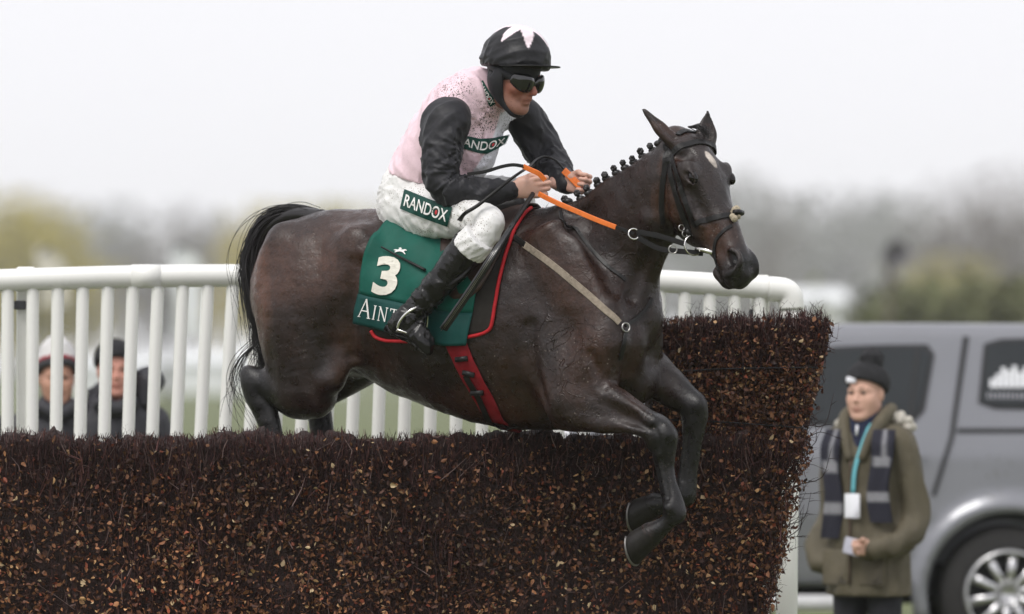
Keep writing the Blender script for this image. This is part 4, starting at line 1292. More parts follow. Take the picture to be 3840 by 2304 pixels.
m_leather = mat("black_leather", (.010, .0095, .0095), spec=.28, rough=.36, var=.25, scale=60, bump=.0006, bscale=300)
m_brownl = mat("brown_leather", (.035, .016, .011), rough=.5, var=.25, scale=40, bump=.0008, bscale=200)
m_tan = mat("pale_webbing", (.26, .215, .165), rough=.8, var=.25, scale=80, bump=.0006, bscale=500, spots=[((.06, .045, .035), 120, .45, .3)])
m_orange = mat("orange_rubber", (.75, .17, .02), rough=.5, var=.12, scale=60, bump=.0008, bscale=420)
m_padblk = mat("dark_saddle_pad", (.024, .021, .018), spec=.2, rough=.8, var=.2, scale=30, bump=.001, bscale=300)
m_red = mat("red_piping", (.42, .014, .020), spec=.25, rough=.6, var=.15, scale=50, bump=.0006, bscale=500)
m_redg = mat("red_girth_webbing", (.20, .008, .013), spec=.2, rough=.7, var=.2, scale=40, bump=.0008, bscale=500)
m_green = mat("green_number_cloth", (.0030, .088, .063), spec=.25, rough=.62, var=.12, scale=14, bump=.0012, bscale=40)
m_greend = mat("dark_green_cloth_band", (.0035, .056, .050), spec=.25, rough=.62, var=.12, scale=14, bump=.0012, bscale=40)
m_white = mat("white_print", (.80, .79, .76), rough=.6, var=.05, scale=60)
m_offw = mat("off_white_number", (.74, .71, .62), rough=.65, var=.06, scale=60, spots=[((.35, .32, .26), 150, .35, .25)])
m_dkgreen = mat("dark_green_print", (.003, .050, .038), spec=.25, rough=.55, var=.08, scale=30)
m_reddot = mat("red_print", (.55, .03, .04), rough=.55, var=.05)
m_chrome = mat("bright_steel", (.72, .71, .68), rough=.16, var=.08, metal=1.0)

pad = thing("saddle_cloth", HP(1640, 850, 0), "green number cloth over dark pad with red edging under the jockey", "saddle cloth")
pg = cloth_grid((1590, 2020), [(1392, 1240), (1410, 1268), (1450, 1278), (1521, 1281), (1640, 1275), (1758, 1264), (1812, 1252), (1836, 1238), (1846, 1215)], .006, 60, 26)
# ripple a little so that it reads as cloth
pn = hf.grad(pg.reshape(-1, 3)).reshape(pg.shape)
G2 = two_sided(pg); N2 = two_sided(pg + pn) - G2
pad_o = obj("pad", *sheet(G2, N2, .004), m_padblk, pad)
edge = np.concatenate([pg[0, -1:], pg[1:-1, -1], pg[-1, ::-1][:-2]])
MB().tube(hf.project(catmull(edge[::3], 4), .009), .0070, n=8).build("red_edging", m_red, pad)
edge2 = mirror(edge)
MB().tube(catmull(edge2[::3], 3), .0075, n=6).build("red_edging", m_red, pad)

nz3 = cheap_noise(77, 18, 12, 34)
def wrinkle(G, amp, seed=0):
    nn = hf.grad(G.reshape(-1, 3)).reshape(G.shape)
    f = cheap_noise(100 + seed, 16, 22, 60)(G[..., 0], G[..., 1] * .5, G[..., 2])
    return G + nn * (amp * (f + 1.0))[..., None], nn
gb = [(1324, 1214), (1451, 1243), (1530, 1268), (1602, 1290), (1680, 1298), (1750, 1296)]
gg = cloth_grid((1582, 1985), gb, .013, 56, 40)
gg, gn = wrinkle(gg, .0042, 1)
split_j = 31
G2 = two_sided(gg); N2 = two_sided(gg + gn) - G2
nvh = gg.shape[1]
up = slice(nvh - 1 - split_j, nvh + split_j)
obj("number_cloth", *sheet(G2[:, up], N2[:, up], .004), m_green, pad)
low = gg[:, split_j:] + gn[:, split_j:] * .0018
obj("name_band", *sheet(low, gn[:, split_j:], .004), m_greend, pad)
obj("name_band", *sheet(mirror(low)[:, ::-1], (mirror(low + gn[:, split_j:]) - mirror(low))[:, ::-1], .004), m_greend, pad)

class GridSurf:
    """a draped cloth as a target for print"""
    def __init__(s, G):
        s.P = G.reshape(-1, 3)
        k = (CAM_D + s.P[:, 1]) / CAM_D
        s.px = np.stack([1920 + s.P[:, 0] / k * 1000, 1378 - (s.P[:, 2] - CAM_H) / k * 1000], 1)
    def lay(s, pxy, off):
        out = []
        for q in np.asarray(pxy, float):
            d = ((s.px - q) ** 2).sum(1)
            i = np.argsort(d)[:6]; w = 1 / (d[i] + 4.0)
            y = (s.P[i, 1] * w).sum() / w.sum()
            out.append(W(q[0], q[1], y - off))
        return np.array(out)

class FieldSurf:
    def __init__(s, f): s.f = f
    def lay(s, pxy, off):
        P, _ = on_skin(s.f, pxy, off); return P

def refine(V, Fs, maxlen):
    """cut long edges so that print follows a curved surface"""
    import bmesh
    bm = bmesh.new()
    vs = [bm.verts.new((x, y, 0)) for x, y in V]
    for f in Fs:
        try: bm.faces.new([vs[i] for i in f])
        except ValueError: pass
    bmesh.ops.triangulate(bm, faces=bm.faces[:])
    for _ in range(5):
        es = [e for e in bm.edges if e.calc_length() > maxlen]
        if not es: break
        bmesh.ops.subdivide_edges(bm, edges=es, cuts=1)
        bmesh.ops.triangulate(bm, faces=bm.faces[:])
    bm.verts.index_update()
    V2 = np.array([(v.co.x, v.co.y) for v in bm.verts]); F2 = [tuple(v.index for v in f.verts) for f in bm.faces]
    bm.free()
    return V2, F2

def text_shape(s, bold=0.0, spacing=1.0):
    cu = bpy.data.curves.new("lettering", 'FONT'); cu.body = s; cu.offset = bold; cu.space_character = spacing
    cu.resolution_u = 4
    o = bpy.data.objects.new("lettering", cu); COL.objects.link(o)
    bpy.context.view_layer.update()
    me = o.to_mesh()
    V = np.array([(v.co.x, v.co.y) for v in me.vertices]); Fs = [tuple(p.vertices) for p in me.polygons]
    o.to_mesh_clear()
    bpy.data.objects.remove(o); bpy.data.curves.remove(cu)
    V = V - V.min(axis=0); V = V / V.max(axis=0)
    return V, Fs

def polymap(top, bot):
    """maps u,v in the unit square to pixels between two polylines"""
    def arc(P):
        P = np.array(P, float); s = np.r_[0, np.cumsum(np.linalg.norm(np.diff(P, axis=0), axis=1))]; return P, s / s[-1]
    (A, sa), (B, sb) = arc(top), arc(bot)
    def f(UV):
        u, v = UV[:, 0], UV[:, 1]
        a = np.stack([np.interp(u, sa, A[:, 0]), np.interp(u, sa, A[:, 1])], 1); b = np.stack([np.interp(u, sb, B[:, 0]), np.interp(u, sb, B[:, 1])], 1)
        return b + (a - b) * v[:, None]
    return f

def decal(name, shape, fmap, box, surf, off, mt, parent, maxlen=.05, asp=3.0):
    V, Fs = shape
    u0, v0, u1, v1 = box
    V2, F2 = refine(np.stack([V[:, 0] * asp, V[:, 1]], 1), Fs, maxlen * 2)
    V2 = np.stack([u0 + V2[:, 0] / asp * (u1 - u0), v0 + V2[:, 1] * (v1 - v0)], 1)
    return obj(name, surf.lay(fmap(V2), off), F2, mt, parent, smooth=True)

def grid_shape(n, m):
    V = [(i / n, j / m) for i in range(n + 1) for j in range(m + 1)]
    Fs = [(i * (m + 1) + j, (i + 1) * (m + 1) + j, (i + 1) * (m + 1) + j + 1, i * (m + 1) + j + 1) for i in range(n) for j in range(m)]
    return np.array(V, float), Fs

cs = GridSurf(np.concatenate([gg[:, :split_j + 1].reshape(-1, 3), low.reshape(-1, 3)])[None])
m3 = polymap([(1428, 962), (1508, 968)], [(1398, 1104), (1478, 1112)])
three = text_shape("3", bold=.035)
decal("number", three, polymap([(1418, 958), (1512, 966)], [(1390, 1103), (1478, 1113)]), (0, 0, 1, 1), cs, .007, m_offw, pad, asp=.65)
# serif capitals drawn stroke by stroke
def serif_word(word, first=1.0, rest=.74):
    V = []; Fs = []; x = 0
    def quad(p):
        n = len(V); V.extend(p); Fs.append(tuple(range(n, n + len(p))))
    def bar(a, b, w):
        a = np.array(a, float); b = np.array(b, float); d = nrm(b - a); q = np.array((-d[1], d[0])) * w / 2
        quad([tuple(a + q), tuple(b + q), tuple(b - q), tuple(a - q)])
    for i, ch in enumerate(word):
        h = first if i == 0 else rest
        wd = {'A': .72, 'I': .22, 'N': .74, 'T': .62, 'R': .62, 'E': .56}[ch] * h
        tk, tn = .10 * h, .055 * h
        foot = lambda cx, y, l: bar((x + cx - l, y), (x + cx + l, y), .035)
        if ch == 'A':
            bar((x + .06 * h, 0), (x + wd * .5, h), tn); bar((x + wd * .48, h), (x + wd - .06 * h, 0), tk); bar((x + wd * .24, h * .36), (x + wd * .74, h * .36), tn)
            foot(.07 * h, .015, .10 * h); foot(wd - .07 * h, .015, .11 * h)
        elif ch == 'I':
            bar((x + wd / 2, 0), (x + wd / 2, h), tk); foot(wd / 2, .015, .11 * h); foot(wd / 2, h - .015, .11 * h)
        elif ch == 'N':
            bar((x + .12 * h, 0), (x + .12 * h, h), tn); bar((x + .10 * h, h), (x + wd - .10 * h, 0), tk); bar((x + wd - .10 * h, 0), (x + wd - .10 * h, h), tn)
            foot(.12 * h, .015, .1 * h); foot(.07 * h, h - .015, .08 * h); foot(wd - .1 * h, h - .015, .1 * h)
        elif ch == 'T':
            bar((x + wd / 2, 0), (x + wd / 2, h), tk); bar((x, h - .03), (x + wd, h - .03), tn); foot(wd / 2, .015, .11 * h)
            bar((x + .02, h), (x + .02, h * .8), tn); bar((x + wd - .02, h), (x + wd - .02, h * .8), tn)
        elif ch == 'R':
            bar((x + .12 * h, 0), (x + .12 * h, h), tk); foot(.12 * h, .015, .1 * h)
            P = [(x + .12 * h, h - .03), (x + .38 * h, h - .04), (x + .48 * h, h * .76), (x + .38 * h, h * .52), (x + .12 * h, h * .5)]
            for a, b in zip(P, P[1:]): bar(a, b, tn)
            bar((x + .32 * h, h * .5), (x + .60 * h, 0), tk)
        elif ch == 'E':
            bar((x + .12 * h, 0), (x + .12 * h, h), tk)
            for yy in (.03, h * .5, h - .03): bar((x + .02, yy), (x + wd * .92, yy), tn)
        x += wd + .13
    V = np.array(V); V[:, 0] /= x
    return V, Fs
decal("name_lettering", serif_word("AINTREE"), polymap([(1352, 1118), (1480, 1140), (1612, 1166)], [(1340, 1188), (1466, 1212), (1598, 1240)]), (0, 0, 1, 1), cs, .007, m_white, pad, asp=4.6, maxlen=.06)
# the small galloping emblem above the number
emb = [(0, .35), (.16, .52), (.32, .55), (.42, .70), (.36, .84), (.50, 1.0), (.60, .84), (.58, .70), (.70, .74), (.84, .88), (.97, .80), (1.0, .70), (.88, .66), (.80, .50), (.90, .30), (1.0, .14), (.93, .06),
       (.80, .26), (.66, .34), (.50, .34), (.36, .24), (.20, .04), (.12, .08), (.24, .30), (.12, .34)]
decal("emblem", (np.array(emb), [tuple(range(len(emb)))]), polymap([(1478, 922), (1528, 934)], [(1472, 946), (1520, 956)]), (0, 0, 1, 1), cs, .007, m_white, pad, asp=1.8, maxlen=.2)

# girth
girth = thing("girth", HP(1800, 1600, 0), "red girth with black buckles round the horse's belly", "girth")
gp = [(1690, 1230), (1712, 1290), (1745, 1365), (1785, 1440), (1825, 1510), (1858, 1570)]
gc = on_skin(hf, gp)[0]
under = [HP(1905, 1612, 0)]
far_ = mirror(gc)[::-1]
path = hf.project(np.concatenate([catmull(gc, 4), np.array([gc[-1] * .45 + far_[0] * .55 + np.array((0, 0, -.03)), ]), catmull(far_, 4)]), .007)
nn_ = hf.grad(path); S_ = np.cross(nn_, np.gradient(path, axis=0))
MB().tube(path, 0, n=8, flat=(.084, .007), side=S_).build("girth_band", m_redg, girth)
for pxy in [((1708, 1350), (1752, 1345)), ((1735, 1398), (1778, 1408)), ((1765, 1476), (1812, 1474))]:
    a, b = on_skin(hf, pxy, .016)[0]
    MB().tube([a, (a + b) / 2, b], 0, n=8, flat=(.02, .012), side=UP).build("buckle", m_leather, girth)
strap("girth_strap", [(1752, 1405), (1775, 1445), (1800, 1490), (1818, 1530), (1838, 1570)], .024, .006, m_leather, girth, hf, off=.016)
# the loose end hanging under the belly
le = [HP(1835, 1570, -.05), HP(1862, 1600, -.08), HP(1892, 1612, -.08), HP(1925, 1606, -.07), HP(1950, 1598, -.06)]
MB().tube(catmull(le, 6), 0, n=6, flat=(.014, .005), side=LAT).build("loose_strap", m_leather, girth)

# saddle: seat and flap
saddle = thing("saddle", HP(1700, 850, 0), "small dark leather racing saddle beneath the crouching jockey", "saddle")
sf = Field.cube((-.75, -.42, 1.55), (.35, .55, 2.35), .011)
ss = [(1560, 815, .020, .12), (1620, 806, .026, .13), (1700, 812, .026, .13), (1800, 806, .03, .12), (1880, 786, .045, .09), (1935, 772, .04, .05)]
sf.chain([(HP(px, py, 0), h, w) for px, py, h, w in ss], LAT, k=.02)
sV, sQ = sf.skin(1)
obj("seat", sV, sQ, m_leather, saddle)
fl = cloth_grid((1690, 2000), [(1668, 1095), (1700, 1122), (1760, 1118), (1800, 1085), (1838, 1020), (1872, 950)], .022, 30, 18)
fn = hf.grad(fl.reshape(-1, 3)).reshape(fl.shape)
G2 = two_sided(fl); N2 = two_sided(fl + fn) - G2
obj("flap", *sheet(G2, N2, .006), m_brownl, saddle)

# breastplate
bpl = thing("breastplate", HP(2330, 1240, -.1), "pale webbing breastplate strap crossing the horse's shoulder", "breastplate")
strap("shoulder_strap", [(1968, 918), (2020, 955), (2090, 1008), (2170, 1075), (2250, 1145), (2322, 1212)], .026, .005, m_tan, bpl, hf)
strap("leather_end", [(1905, 880), (1935, 895), (1972, 920)], .022, .006, m_leather, bpl, hf)
strap("chest_strap", [(2345, 1222), (2385, 1195), (2420, 1160), (2444, 1120)], .014, .005, m_leather, bpl, hf)
strap("neck_strap", [(2040, 740), (2102, 795), (2160, 860), (2215, 930), (2275, 995), (2345, 1050)], .014, .005, m_leather, bpl, hf)
strap("between_legs_strap", [(2345, 1235), (2338, 1290), (2325, 1350)], .018, .005, m_leather, bpl, hf)
rc = on_skin(hf, [(2347, 1228)], .012)[0][0]
def ring(c, r, w, nx, mt, name, parent, ny=None, arc=(0, 2 * pi)):
    nx = nrm(nx); e1 = nrm(np.cross(nx, UP if abs(nx[2]) < .9 else LAT)); e2 = np.cross(nx, e1)
    th = np.linspace(arc[0], arc[1], 29)
    return MB().tube([c + r * (cos(t) * e1 + sin(t) * e2) for t in th], w, n=8, cap=False).build(name, mt, parent)
ring(rc, .016, .003, (.5, -.85, .1), m_steel, "ring", bpl)

# bridle
bridle = thing("bridle", HD(.2, 0, -.1), "black leather bridle with pale padded noseband on the horse's head", "bridle")
strap("browband", [HD(.085, -.11, -.092), HD(.062, -.06, -.095), HD(.052, -.01, -.075), HD(.05, .01, -.03), HD(.05, .012, .03), HD(.055, -.01, .075), HD(.065, -.06, .095)], .024, .005, m_leather, bridle, hf, px=False)
strap("headpiece", [HD(.085, -.11, -.092), HD(.03, -.07, -.075), HD(-.005, -.05, -.03), HD(-.005, -.05, .03), HD(.03, -.07, .075)], .022, .005, m_leather, bridle, hf, px=False)
strap("cheekpiece", [(2502, 572), (2515, 640), (2533, 720), (2555, 790), (2578, 850), (2588, 885)], .025, .006, m_leather, bridle, hf)
strap("cheekpiece", [HD(.085, -.11, .092), HD(.2, -.12, .1), HD(.3, -.12, .075), HD(.42, -.12, .06)], .017, .006, m_leather, bridle, hf, px=False)
strap("noseband_cheek", [(2512, 572), (2535, 640), (2560, 725), (2588, 800), (2602, 842)], .019, .005, m_leather, bridle, hf)
strap("throat_latch", [(2500, 575), (2492, 640), (2484, 700), (2480, 780), (2484, 840)], .020, .005, m_leather, bridle, hf)
strap("noseband", [(2600, 842), (2640, 828), (2690, 815), (2730, 808), (2758, 812)], .021, .005, m_leather, bridle, hf)
strap("lower_noseband", [(2745, 846), (2712, 868), (2686, 902), (2680, 945), (2686, 985), (2696, 1015)], .013, .004, m_leather, bridle, hf)
m_fleece = mat("grubby_fleece", (.42, .36, .26), rough=.95, var=.45, scale=70, bump=.004, bscale=180)
kn = hf.project([HD(.365, .0, .012)], .012)[0]
mbk = MB(); r_ = np.random.default_rng(4)
for _ in range(16):
    mbk.sphere(kn + HA * r_.normal() * .013 + HLAT * r_.normal() * .012 + HN * r_.normal() * .004, r_.uniform(.009, .014), 9, 6)
mbk.build("nose_pad", m_fleece, bridle)
MB().tube([kn - HLAT * .022 + HN * .010, kn + HN * .014, kn + HLAT * .022 + HN * .008], .011, n=8).build("nose_roll", m_leather, bridle)
bitc = on_skin(hf, [(2601, 920)], .016)[0][0]
ring(bitc, .037, .0036, (.45, -.88, .1), m_chrome, "bit_ring", bridle)
MB().tube([bitc + np.array((.006, -.004, -.012)), on_skin(hf, [(2640, 938)], .008)[0][0], on_skin(hf, [(2672, 948)], .004)[0][0]], [.0085, .0105, .008], n=12).build("bit_mouthpiece", m_chrome, bridle)
bk = on_skin(hf, [(2556, 855), (2574, 862), (2568, 878)], .012)[0]
ring(bk[0], .011, .0022, (.35, -.93, .1), m_steel, "buckle", bridle)
ring(bk[2], .010, .0022, (.35, -.93, .1), m_steel, "buckle", bridle)
MB().tube([bk[1], bitc + np.array((-.01, -.002, .03))], 0, n=6, flat=(.016, .006), side=(1, 0, 0)).build("bit_hanger", m_leather, bridle)
# ================================================================== THE JOCKEY
jockey = thing("person", HP(1700, 850, 0), "jockey in pink silks with black sleeves and cap crouching over the horse", "person")
YJ, PJ = radians(40), radians(17)
JF = np.array((cos(PJ) * cos(YJ), -cos(PJ) * sin(YJ), -sin(PJ)))
JU = np.array((sin(PJ) * cos(YJ), -sin(PJ) * sin(YJ), cos(PJ)))
JL = np.array((sin(YJ), cos(YJ), 0.0))
JROT = np.stack([JF, JL, JU])
JC = W(1928, 284, -.05)
def JP(f, l, u): return JC + f * JF + l * JL + u * JU

def face(F, P, rot, lat, sc=1.0, soft=False):
    """head of a person melted into field F; P(f,l,u) maps head coordinates"""
    F.ball(P(-.012, 0, .035), np.array((.098, .077, .095)) * sc, rot, k=.02)
    F.ball(P(.018, 0, -.045), np.array((.068, .058, .080)) * sc, rot, k=.04)
    F.chain([(P(.058, -.020, -.108), .016), (P(.074, 0, -.114), .018), (P(.058, .020, -.108), .016)], rot[2], k=.03)   # chin
    for l in (-1, 1):
        F.chain([(P(-.005, .054 * l, -.060), .020), (P(.03, .040 * l, -.094), .017), (P(.060, .020 * l, -.110), .015)], rot[1], k=.03)  # jaw
        F.ball(P(.062 - .008 * soft, (.046 - .006 * soft) * l, -.030), np.array((.026, .024, .022)) * sc, rot, k=.025 + .015 * soft)   # cheekbone
        F.ball(P(.092, .033 * l, .002), np.array((.018, .020, .014)) * sc, rot, k=.014, op='cut')
        F.ball(P(.078, .033 * l, .000), np.array((.014, .014, .012)) * sc, rot, k=.006)
        F.chain([(P(.086, .012 * l, .018), .008), (P(.086, .034 * l, .022), .009), (P(.070, .054 * l, .014), .008)], rot[1], k=.012)
        F.ball(P(-.012, .080 * l, -.008), np.array((.018, .010, .032)) * sc, rot, k=.008)  # ear
    nz_ = .72 if soft else 1.0
    if soft:
        for l in (-1, 1): F.ball(P(.036, .040 * l, -.055), np.array((.040, .024, .045)) * sc, rot, k=.03)
    F.chain([(P(.085, 0, .008), .009), (P(.096 + .003 * nz_, 0, -.016), .0105 * nz_), (P(.100 + .012 * nz_, 0, -.036), .0135 * nz_)], rot[1], k=.012)     # nose
    for l in (-1, 1): F.ball(P(.095, .012 * l, -.041), .0095 * sc * nz_, k=.010)
    if not soft:
        for l in (-1, 1):
            F.chain([(P(.100, .022 * l, -.040), .003), (P(.092, .034 * l, -.060), .004), (P(.080, .038 * l, -.085), .003)], rot[1], k=.010, op='cut')
    F.ball(P(.082, 0, -.064), np.array((.016, .026, .014)) * sc, rot, k=.016)
    F.chain([(P(.086, -.022, -.069), .0055), (P(.094, 0, -.066), .0068), (P(.086, .022, -.069), .0055)], rot[2], k=.007)
    F.chain([(P(.084, -.020, -.082), .006), (P(.091, 0, -.083), .0078), (P(.084, .020, -.082), .006)], rot[2], k=.007)
    if not soft: F.chain([(P(.086, -.026, -.0755), .0028), (P(.100, 0, -.0755), .0032), (P(.086, .026, -.0755), .0028)], rot[2], k=.004, op='cut')

def hand(F, wrist, fwd, stack, palm, curl=1.0, thumb=1.0, sc=1.0):
    """five fingers curled round a rein; stack points from forefinger to little finger"""
    fwd, stack = nrm(fwd), np.asarray(stack, float); stack = nrm(stack - fwd * (stack @ fwd))
    pl = np.cross(fwd, stack); pl = pl if pl @ np.asarray(palm) > 0 else -pl
    P = lambda f, s, p: wrist + sc * (f * fwd + s * stack + p * pl)
    F.chain([(P(-.06, 0, 0), .026 * sc, .030 * sc), (P(-.02, 0, 0), .021 * sc, .028 * sc), (P(.025, 0, .004), .017 * sc, .036 * sc), (P(.062, 0, .004), .0155 * sc, .039 * sc), (P(.085, 0, .006), .0125 * sc, .037 * sc)], stack, k=.012)
    F.ball(P(.03, -.022, .018), np.array((.032, .018, .018)) * sc, np.stack([fwd, stack, pl]), k=.012)   # ball of the thumb
    for i, ln in enumerate((.98, 1.08, 1.0, .82)):
        s0 = (-.030 + .0202 * i)
        k0 = P(.088 - .003 * abs(i - 1.2) ** 1.5, s0, .004)
        a = k0 + sc * ln * .042 * nrm(.86 * fwd + .5 * pl * curl)
        b = a + sc * ln * .027 * nrm(-.18 * fwd + 1.0 * pl)
        c = b + sc * ln * .021 * nrm(-.95 * fwd + .12 * pl)
        F.chain([(k0 - .012 * sc * fwd, .0098 * sc), (k0, .0112 * sc), ((k0 + a) / 2, .0094 * sc), (a, .0102 * sc), ((a + b) / 2, .0088 * sc), (b, .0092 * sc), (c, .0078 * sc)], stack, k=.0035, sub=3)
    t0, t1, t2 = P(.022, -.030, .016), P(.062, -.042, .030), P(.092, -.030, .040)
    F.chain([(t0, .0145 * sc), ((t0 + t1) / 2, .0125 * sc), (t1, .0122 * sc), ((t1 + t2) / 2, .0105 * sc), (t2, .0090 * sc)], stack, k=.006, sub=3)

jf = Field(axis_coords(-.52, .36, .0085, (-.05, .34, .0042)), axis_coords(-.46, .52, .0085, (-.32, .18, .0048)), axis_coords(1.58, 2.92, .0085, (2.20, 2.42, .0044)))
F = jf
# trunk and limbs inside the clothes, then neck, head and hands
F.chain([(HP(1550, 770, 0), .085, .12), (HP(1600, 660, 0), .08, .12), (HP(1680, 520, 0), .09, .14), (HP(1755, 420, 0), .09, .15), (HP(1800, 350, 0), .06, .11)], LAT, k=.03)
F.chain([(HP(1790, 370, 0), .065, .07), (HP(1845, 335, -.01), .060, .058), (JP(-.025, 0, -.07), .058, .056), (JP(-.015, 0, -.02), .06, .06)], LAT, k=.03)
face(F, JP, JROT, JL)
near_arm = [(HP(1700, 400, -.13), .05), (HP(1662, 450, -.205), .05), (HP(1658, 560, -.24), .045), (HP(1662, 676, -.265), .04), (HP(1696, 716, -.265), .036), (HP(1790, 722, -.23), .034), (HP(1880, 720, -.185), .03), (HP(1915, 717, -.17), .027)]
far_arm = [(HP(1880, 390, .14), .05), (HP(1975, 455, .20), .05), (HP(2035, 545, .235), .045), (HP(2078, 610, .225), .04), (HP(2105, 650, .17), .035), (HP(2128, 690, .12), .028)]
F.chain(near_arm, UP, k=.02); F.chain(far_arm, UP, k=.02)
near_leg = [(HP(1560, 790, -.10), .075), (HP(1700, 805, -.21), .06), (HP(1815, 840, -.275), .042), (HP(1785, 900, -.31), .036), (HP(1690, 1005, -.335), .034), (HP(1570, 1150, -.35), .028), (HP(1535, 1195, -.35), .028)]
F.chain(near_leg, LAT, k=.02)
F.chain([(HP(1500, 1218, -.35), .022), (HP(1560, 1252, -.355), .024), (HP(1596, 1296, -.355), .012)], LAT, k=.02)
far_leg = [(HP(1600, 785, .10), .075), (HP(1790, 748, .21), .055), (HP(1925, 755, .27), .042), (HP(1905, 850, .31), .036), (HP(1820, 985, .33), .034), (HP(1700, 1125, .35), .028)]
F.chain(far_leg, LAT, k=.02)
F.chain([(HP(1680, 1165, .36), .022), (HP(1735, 1205, .36), .024), (HP(1775, 1245, .36), .012)], LAT, k=.02)
NW = HP(1930, 712, -.165)
hand(F, NW, (.96, -.10, .10), (.12, .10, -1.0), (0, 1, 0))
FW = HP(2128, 688, .11)
hand(F, FW, (.72, -.55, -.10), (-.25, -.15, -.95), (-.4, -.9, 0), sc=.95)
JV, JQ = jf.skin(1)
m_skin = mat("skin", (.50, .25, .17), rough=.5, var=.10, scale=35, attr="tone", bump=.0007, bscale=260, spots=[((.14, .07, .05), 110, .40, .18)])
m_skin.node_tree.nodes["Principled BSDF"].inputs["Subsurface Weight"].default_value = .12
m_skin.node_tree.nodes["Principled BSDF"].inputs["Subsurface Radius"].default_value = (.01, .004, .002)
def tone(V, P0, rot, face_col, hand_col, stubble, ruddy=1.0):
    c = np.repeat(np.array(hand_col)[None], len(V), 0)
    q = (V - P0) @ rot.T
    hd = (np.linalg.norm(q, axis=1) < .2)
    c[hd] = face_col
    red = np.array((.46, .13, .10))
    def mx(w, col):
        w = np.clip(w, 0, 1)[:, None] * hd[:, None]; c[:] = c * (1 - w) + np.array(col) * w
    mx(ruddy * .65 * np.exp(-(((q[:, 0] - .11) / .02) ** 2 + (q[:, 1] / .02) ** 2 + ((q[:, 2] + .038) / .02) ** 2)), red)
    mx(ruddy * .35 * np.exp(-(((q[:, 2] + .04) / .03) ** 2 + ((np.abs(q[:, 1]) - .05) / .025) ** 2)) * (q[:, 0] > .02), red)
    mx(.6 * np.exp(-(((q[:, 2] + .075) / .011) ** 2 + (q[:, 1] / .026) ** 2)) * (q[:, 0] > .075), (.33, .10, .085))
    mx(stubble * np.clip(-(q[:, 2] + .05) / .03, 0, 1) * (q[:, 0] > -.02), (.25, .15, .12))
    return c
jb = obj("body", JV, JQ, m_skin, jockey)
attr_color(jb, "tone", tone(JV, JC, JROT, (.34, .150, .105), (.60, .36, .28), .34))

def fold_noise(seed, f0, f1, an):
    """creases: ridged noise stretched along an axis"""
    r = np.random.default_rng(seed); n = 14
    K = r.normal(size=(n, 3)); K /= np.linalg.norm(K, axis=1)[:, None]; K *= r.uniform(f0, f1, n)[:, None]
    an = nrm(an); K = K - .72 * (K @ an)[:, None] * an[None]
    ph = r.uniform(0, 6.28, n)
    def f(x, y, z):
        s = 0
        for i in range(n): s = s + np.sin(K[i, 0] * x + K[i, 1] * y + K[i, 2] * z + ph[i])
        s = s / np.sqrt(n / 2)
        return 1 - 1.5 * np.abs(s) ** .75
    return f

mud = (.055, .042, .034)
m_silk = mat("jockey_silk", (.75, .55, .58), rough=.5, var=.05, scale=18, attr="silk", bump=.0012, bscale=55, sheen=.15, spots=[(mud, 95, .60, .26), (mud, 190, .62, .26), ((.20, .16, .14), 45, .42, .2)], spotmask="mud")
m_sleeve = mat("black_silk", (.019, .019, .0225), spec=.26, rough=.5, var=.2, scale=20, bump=.0015, bscale=50, sheen=.1, spots=[((.11, .10, .09), 160, .34, .16)])
m_breech = mat("white_breeches", (.74, .735, .72), spec=.3, rough=.6, var=.06, scale=12, bump=.001, bscale=60, spots=[((.20, .17, .14), 120, .54, .22), ((.50, .47, .43), 60, .46, .28)])
m_boot = mat("wet_black_boot", (.009, .0085, .0085), spec=.38, rough=.24, var=.3, scale=30, bump=.001, bscale=80, rvar=.1)

def radiate(field, px, py, l, n, amp, reach, seed=0):
    """creases that fan out from a bent joint"""
    c = HP(px, py, l)
    def f(x, y, z):
        dx, dy, dz = x - c[0], y - c[1], z - c[2]
        d = np.sqrt(dx * dx + dy * dy + dz * dz)
        ph = np.arctan2(dz, dx)
        w = np.sin(ph * n + seed + 9 * d) + .5 * np.sin(ph * n * 1.73 + 2 * seed + 1.3 - 14 * d)
        return -amp * (1 - 1.4 * np.abs(w)) * np.exp(-(d / reach) ** 2) * np.clip(d / .03, 0, 1)
    field.ripple(f)
# ---- silks
sk = Field.cube((-.56, -.34, 2.18), (.16, .42, 2.82), .0072)
torso = [(1578, 705, .128, .165), (1600, 670, .140, .172), (1640, 605, .150, .178), (1695, 510, .152, .188), (1752, 425, .142, .198), (1795, 360, .105, .172), (1815, 338, .085, .11)]
sk.chain([(HP(px, py, 0), h, w) for px, py, h, w in torso], LAT, k=.02)
sk.chain([(HP(1760, 560, -.03), .10, .13), (HP(1740, 620, -.02), .08, .12), (HP(1705, 670, -.02), .06, .10)], LAT, k=.05)   # loose front
sk.chain([(HP(1690, 395, -.14), .075, .07), (HP(1668, 425, -.185), .07, .06)], UP, k=.05)
sk.chain([(HP(1870, 390, .11), .07, .07), (HP(1925, 430, .155), .055, .05)], UP, k=.05)
f1 = fold_noise(41, 40, 85, (.5, 0, -.85)); f2 = fold_noise(42, 90, 170, (.3, 0, -.9))
sk.ripple(lambda x, y, z: -.0058 * f1(x, y, z) - .0022 * f2(x, y, z))
radiate(sk, 1750, 600, -.2, 9, .0055, .17, 1)
radiate(sk, 1830, 420, -.12, 10, .0040, .12, 2)
